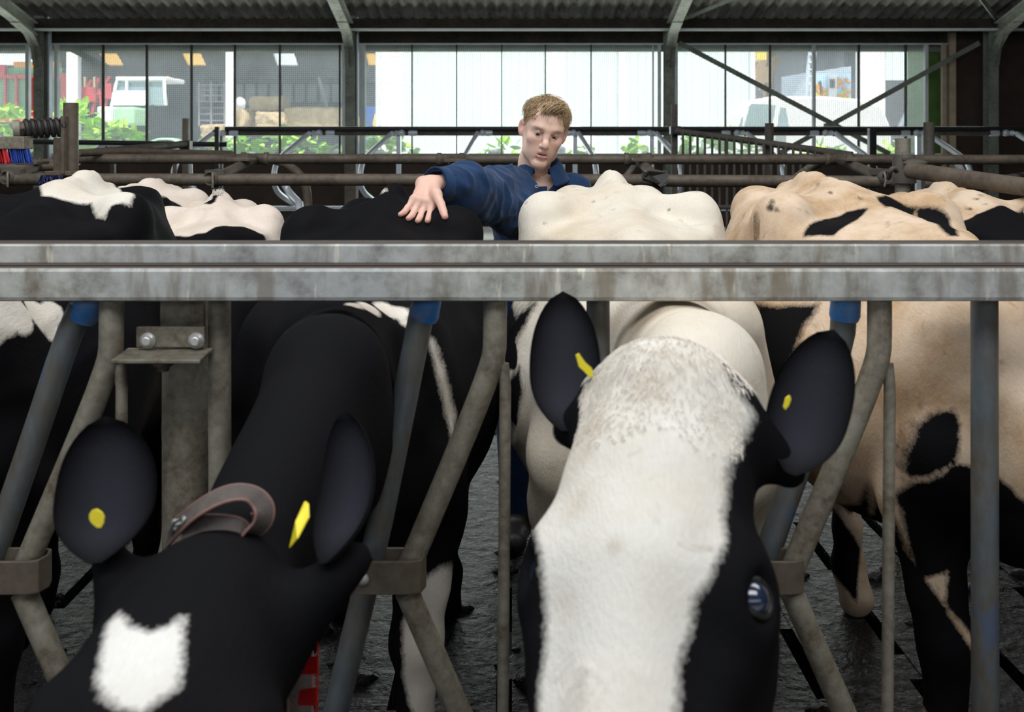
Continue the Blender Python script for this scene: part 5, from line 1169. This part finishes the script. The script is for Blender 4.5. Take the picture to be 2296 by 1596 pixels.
# gates, bales
g = empty('field_gate', (X(460, 27), 27, 0), 'grey tubular field gate leaning behind the straw bales', 'gate'); t = MB()
for z in (190, 202, 214, 228, 242, 256, 270): t.tube([at(446, z, 27), at(506, z, 27)], .02, 6)
for p in (446, 474, 504): t.tube([at(p, 184, 27), at(p, 282, 27)], .03, 6)
t.build('gate_frame', M['barnboard'], g)
def bale(a, b, c_, d, Y, dep, lb, round_=False):
    m = MB()
    if round_: m.lathe((X((a + b) / 2, Y), Y, (Z(c_, Y) + Z(d, Y)) / 2), (0, 1, 0), [((Z(c_, Y) - Z(d, Y)) / 2 - .06, 0), ((Z(c_, Y) - Z(d, Y)) / 2, .06), ((Z(c_, Y) - Z(d, Y)) / 2, dep - .06), ((Z(c_, Y) - Z(d, Y)) / 2 - .06, dep)], 28)
    else: m.b2(X(a, Y), X(b, Y), Y, Y + dep, Z(d, Y), Z(c_, Y))
    o = m.build('straw_bale', M['straw'], bevel=.06, label=lb, cat='straw bale', group='straw bales in the machinery barn')
    if not round_:
        s_ = o.modifiers.new('sub', 'SUBSURF'); s_.subdivision_type = 'SIMPLE'; s_.levels = s_.render_levels = 4
        tx = bpy.data.textures.new('bale', 'CLOUDS'); tx.noise_scale = .25; dm = o.modifiers.new('d', 'DISPLACE'); dm.texture = tx; dm.strength = .14
bale(558, 630, 216, 248, 27.5, 1.2, 'square straw bale on top of the stack')
bale(488, 572, 240, 292, 26.8, 1.2, 'big straw bale at the left foot of the stack, left of the white post', True)
bale(572, 640, 250, 300, 26.9, 1.2, 'straw bale under the topmost bale')
bale(636, 758, 241, 292, 27.2, 1.5, 'long straw bale at the right of the stack, beside the second column')
bale(448, 500, 280, 330, 25.9, 1.0, 'low straw bale in front of the field gate')
MB().ball(at(538, 232, 26.2), (.16, .16, .17)).build('white_bag', M['white'], label='white plastic bag on the straw bales beside the white post', cat='bag')
bm = empty('blue_machine', (X(840, 26), 26, 0), 'blue machine with a yellow hose between column and white pier', 'machine')
MB().b2(X(822, 26.5), X(852, 26.5), 26.4, 27.2, 0, Z(238, 26.5)).build('blue_body', M['machblue'], bm)
MB().tube([at(852, 236, 26), at(842, 262, 26), at(838, 282, 26), at(848, 300, 26)], .045, 8, True, 2).build('yellow_hose', M['machyellow'], bm)
MB().b2(X(800, 26), X(812, 26), 26, 26.3, 0, Z(262, 26)).build('yellow_base', M['machyellow'], bm)
# right: shed opening, painted container, ladder, white walls, van, stairs
sh = empty('timber_shed', (X(1800, 30), 30, 0), 'timber shed interior with a yellow roof light seen above the white van', 'building')
MB().b2(X(1690, 30), X(1915, 30), 32, 32.2, 0, 6).build('back_wall', M['barnboard'], sh)
m = MB(); m.bar(at(1690, 172, 29), at(1725, 118, 29), .18, .18); m.bar(at(1712, 205, 29), at(1740, 130, 29), .5, .2); m.b2(X(1715, 29.5), X(1735, 29.5), 29.4, 29.7, 0, 6); m.b2(X(1690, 28.5), X(1730, 28.5), 28.4, 28.6, Z(185, 28.5), Z(150, 28.5)); m.b2(X(1830, 29.5), X(1885, 29.5), 29.2, 29.7, Z(150, 29.5), Z(100, 29.5)); m.build('timber_frame', M['wood'], sh)
m = MB(); m.b2(X(1690, 31), X(1915, 31), 26, 32, 5.0, 5.1); m.build('roof', M['barndark'], sh)
MB().b2(X(1684, 27.8), X(1706, 27.8), 27.2, 27.9, Z(138, 27.8), Z(119, 27.8)).build('yellow_roof_light', M['machyellow'], sh)
MB().ball(at(1850, 140, 29), (.7, .3, .55)).build('hanging_roll', M['barnboard'], sh)
ct = empty('painted_container', (X(1850, 26), 26, 0), 'grey and pale blue container with a painted flower panel and a small window', 'container')
MB().add([tuple(at(1752, 172, 27.5)), tuple(at(1908, 148, 26)), tuple(at(1908, 400, 26)), tuple(at(1752, 400, 27.5)), tuple(at(1752, 172, 28.5)), tuple(at(1908, 148, 28.5)), tuple(at(1908, 400, 28.5)), tuple(at(1752, 400, 28.5))], [(3, 2, 1, 0), (4, 5, 6, 7), (0, 1, 5, 4), (1, 2, 6, 5), (2, 3, 7, 6), (3, 0, 4, 7)]).build('container_shell', M['galv_new'], ct)
MB().b2(X(1826, 25.9), X(1906, 25.9), 25.84, 25.95, Z(300, 25.9), Z(166, 25.9)).build('painted_panel', M['skyblue'], ct)
MB().b2(X(1858, 25.8), X(1876, 25.8), 25.80, 25.84, Z(300, 25.8), Z(168, 25.8)).build('panel_door', M['white'], ct)
MB().b2(X(1861, 25.8), X(1871, 25.8), 25.77, 25.80, Z(197, 25.8), Z(178, 25.8)).build('panel_window', M['tyre'], ct)
m = MB()
for k in range(46):
    a = random.choice([random.uniform(1826, 1856), random.uniform(1878, 1904)]); m.ball(at(a, random.uniform(176, 218) if a > 1876 else random.uniform(190, 220), 25.82), (random.uniform(.02, .06), .02, random.uniform(.03, .07)), 6, 4)
m.build('painted_flowers', M['orange'], ct)
MB().tube([at(1842, 208, 25.8), at(1841, 195, 25.8), at(1838, 182, 25.8)], .035, 6).build('painted_tree', M['tyre'], ct)
m = MB()
for k in range(30): m.ball(at(random.choice([random.uniform(1826, 1856), random.uniform(1878, 1904)]), random.uniform(208, 220), 25.83), (.05, .015, .05), 6, 4)
m.build('painted_grass', M['leaf'], ct)
ld = empty('ladder', (X(1808, 25), 25, 0), 'white aluminium ladder leaning beside the painted container', 'ladder'); m = MB()
m.tube([at(1817, 100, 25.4), at(1786, 459, 25)], .05, 8); m.tube([at(1828, 100, 25.4), at(1797, 459, 25)], .05, 8)
for k in range(12): y_ = 108 + k * 16; o_ = (y_ - 100) * .085; m.tube([at(1817 - o_, y_, 25.3), at(1828 - o_, y_, 25.3)], .025, 6)
m.build('ladder_frame', M['galv_new'], ld)
wh = empty('white_gable', (X(1950, 24), 24, 0), 'whitewashed wall with pale green cladding beside it, right of the shed', 'building')
MB().b2(X(1912, 24.5), X(1985, 24), 24, 24.3, 0, 6).build('white_wall', M['brickwhite'], wh)
ribs(X(1985, 24.2), X(2200, 24.2), 24.2, Z(179, 24.2), 6, M['pgreen'], wh, 'cladding', .22)
MB().b2(X(1985, 24.2), X(2200, 24.2), 27, 27.2, 0, 6).build('dark_recess', M['barndark'], wh)
st = empty('outdoor_stair', (X(2060, 25.5), 25.5, 0), 'pale steel outdoor staircase in the dark recess right of the white wall', 'stairs'); m = MB()
m.bar(at(2068, 180, 25.5), at(2010, 300, 25), .05, .12); m.bar(at(2120, 180, 25.5), at(2062, 300, 25), .05, .12)
for k in range(13): y_ = 184 + k * 9; o_ = (y_ - 180) * .48; m.b2(X(2068 - o_, 25.3), X(2115 - o_, 25.3), 25.1, 25.4, Z(y_ + 1.5, 25.3), Z(y_ - 1.5, 25.3))
m.build('stair_flight', M['galv_new'], st)
van = empty('delivery_van', (X(1820, 20), 20, 0), 'white panel van parked close beyond the right hand window', 'van'); YV = 19.6
prof = [(1640, 420), (1640, 330), (1652, 300), (1668, 258), (1690, 226), (1730, 216), (1850, 216), (1925, 222), (1978, 236), (1988, 262), (2000, 290), (2000, 420)]
m = MB(); vs = [at(a, b, YV) for a, b in prof] + [at(a, b, YV) + Vector((0, 1.7, 0)) for a, b in prof]; n = len(prof)
m.add(vs, [tuple(range(n))[::-1], tuple(range(n, 2 * n))] + [(i, (i + 1) % n, (i + 1) % n + n, i + n) for i in range(n)]); m.build('van_body', M['white'], van, .05)
for nm, pl in (('side_window', [(1668, 288), (1680, 238), (1686, 232), (1740, 236), (1730, 288)]), ('side_window', [(1742, 288), (1750, 240), (1762, 242), (1770, 288)]), ('windscreen', [(1650, 302), (1664, 262), (1667, 262), (1660, 302)])):
    m = MB(); vs = [at(a, b, YV - .012) for a, b in pl] + [at(a, b, YV + .01) for a, b in pl]; n = len(pl); m.add(vs, [tuple(range(n))[::-1], tuple(range(n, 2 * n))] + [(i, (i + 1) % n, (i + 1) % n + n, i + n) for i in range(n)]); m.build(nm, M['glassb'], van)
MB().box(at(1756, 291, YV - .12), (.22, .14, .12)).build('wing_mirror', M['white'], van, .03)
for p in (1700, 1930): MB().lathe((X(p, YV), YV - .05, .34), (0, 1, 0), [(.1, 0), (.3, 0), (.34, .05), (.34, .2), (.1, .22)], 24).build('wheel', M['tyre'], van)
# hydrangea bushes under the windows
def bush(a, b, top, Y, lb, nleaf=150, side=.4):
    Y += .5
    e = empty('hydrangea_bush', (X((a + b) / 2, Y), Y, 0), lb, 'bush', 'hydrangea bushes under the windows')
    m = MB(); x0, x1 = X(a, Y), X(b, Y); zt = Z(top, Y)
    for k in range(nleaf):
        u = random.uniform(0, 1); env = math.sin(math.pi * (u * .84 + .08)) ** .5; x_ = x0 + (x1 - x0) * u; zz = random.uniform(max(.9, zt - 1.0), zt * .98) if k % 3 else zt
        zz = 1.0 + (zz - 1.0) * env * random.uniform(.86, 1.06); c = Vector((x_, Y + random.uniform(-side, side), zz))
        d = Vector((random.gauss(0, 1), random.gauss(-.4, .7), random.gauss(.1, .5))).normalized(); s_ = d.cross(Vector((random.gauss(0, .3), random.gauss(0, .3), 1))).normalized(); L = random.uniform(.17, .30); W_ = L * .62; nn = d.cross(s_) * .02
        m.add([c, c + d * L * .3 + s_ * W_ * .48, c + d * L * .7 + s_ * W_ * .40, c + d * L, c + d * L * .7 - s_ * W_ * .40, c + d * L * .3 - s_ * W_ * .48, c + d * L * .5 + nn], [(0, 1, 6), (1, 2, 6), (2, 3, 6), (3, 4, 6), (4, 5, 6), (5, 0, 6)])
    m.build('foliage', M['leaf'], e)
    s_ = MB()
    for k in range(7): xx = x0 + (x1 - x0) * random.random(); s_.tube([(xx, Y, 0), (xx + random.uniform(-.1, .1), Y + random.uniform(-.2, .2), 1.2)], .012, 5)
    s_.build('stems', M['wood'], e)
    for k in range(3):
        u = random.random(); MB().ball((x0 + (x1 - x0) * u, Y - .3, 1.25 + random.uniform(0, .2)), (.09, .09, .07), 10, 6).build('bloom', M['petal'], e)
bush(-30, 92, 246, 17.2, 'hydrangea bush at the far left, behind the cow brush', 150)
bush(98, 250, 243, 17.6, 'tall hydrangea bush right of the cow brush post', 210)
bush(180, 330, 284, 17.0, 'spreading hydrangea bush below the tractor', 240)
bush(455, 560, 312, 17.4, 'low hydrangea bush below the white post', 110)
bush(548, 730, 304, 17.2, 'hydrangea bush under the straw bales', 210)
bush(735, 935, 306, 17.0, 'hydrangea bush across the foot of the second column', 200)
bush(1080, 1180, 324, 17.4, 'small hydrangea bush just left of the man', 70)
bush(1255, 1330, 326, 17.4, 'small hydrangea bush just right of the man', 60)
bush(1395, 1470, 322, 17.3, 'small hydrangea bush left of the third column', 60)
bush(1520, 1700, 302, 17.0, 'hydrangea bush behind the barred gate', 220)
bush(1780, 1900, 330, 17.3, 'low hydrangea bush in front of the van', 70)
bush(1975, 2060, 326, 17.3, 'low hydrangea bush behind the short grey post', 60)
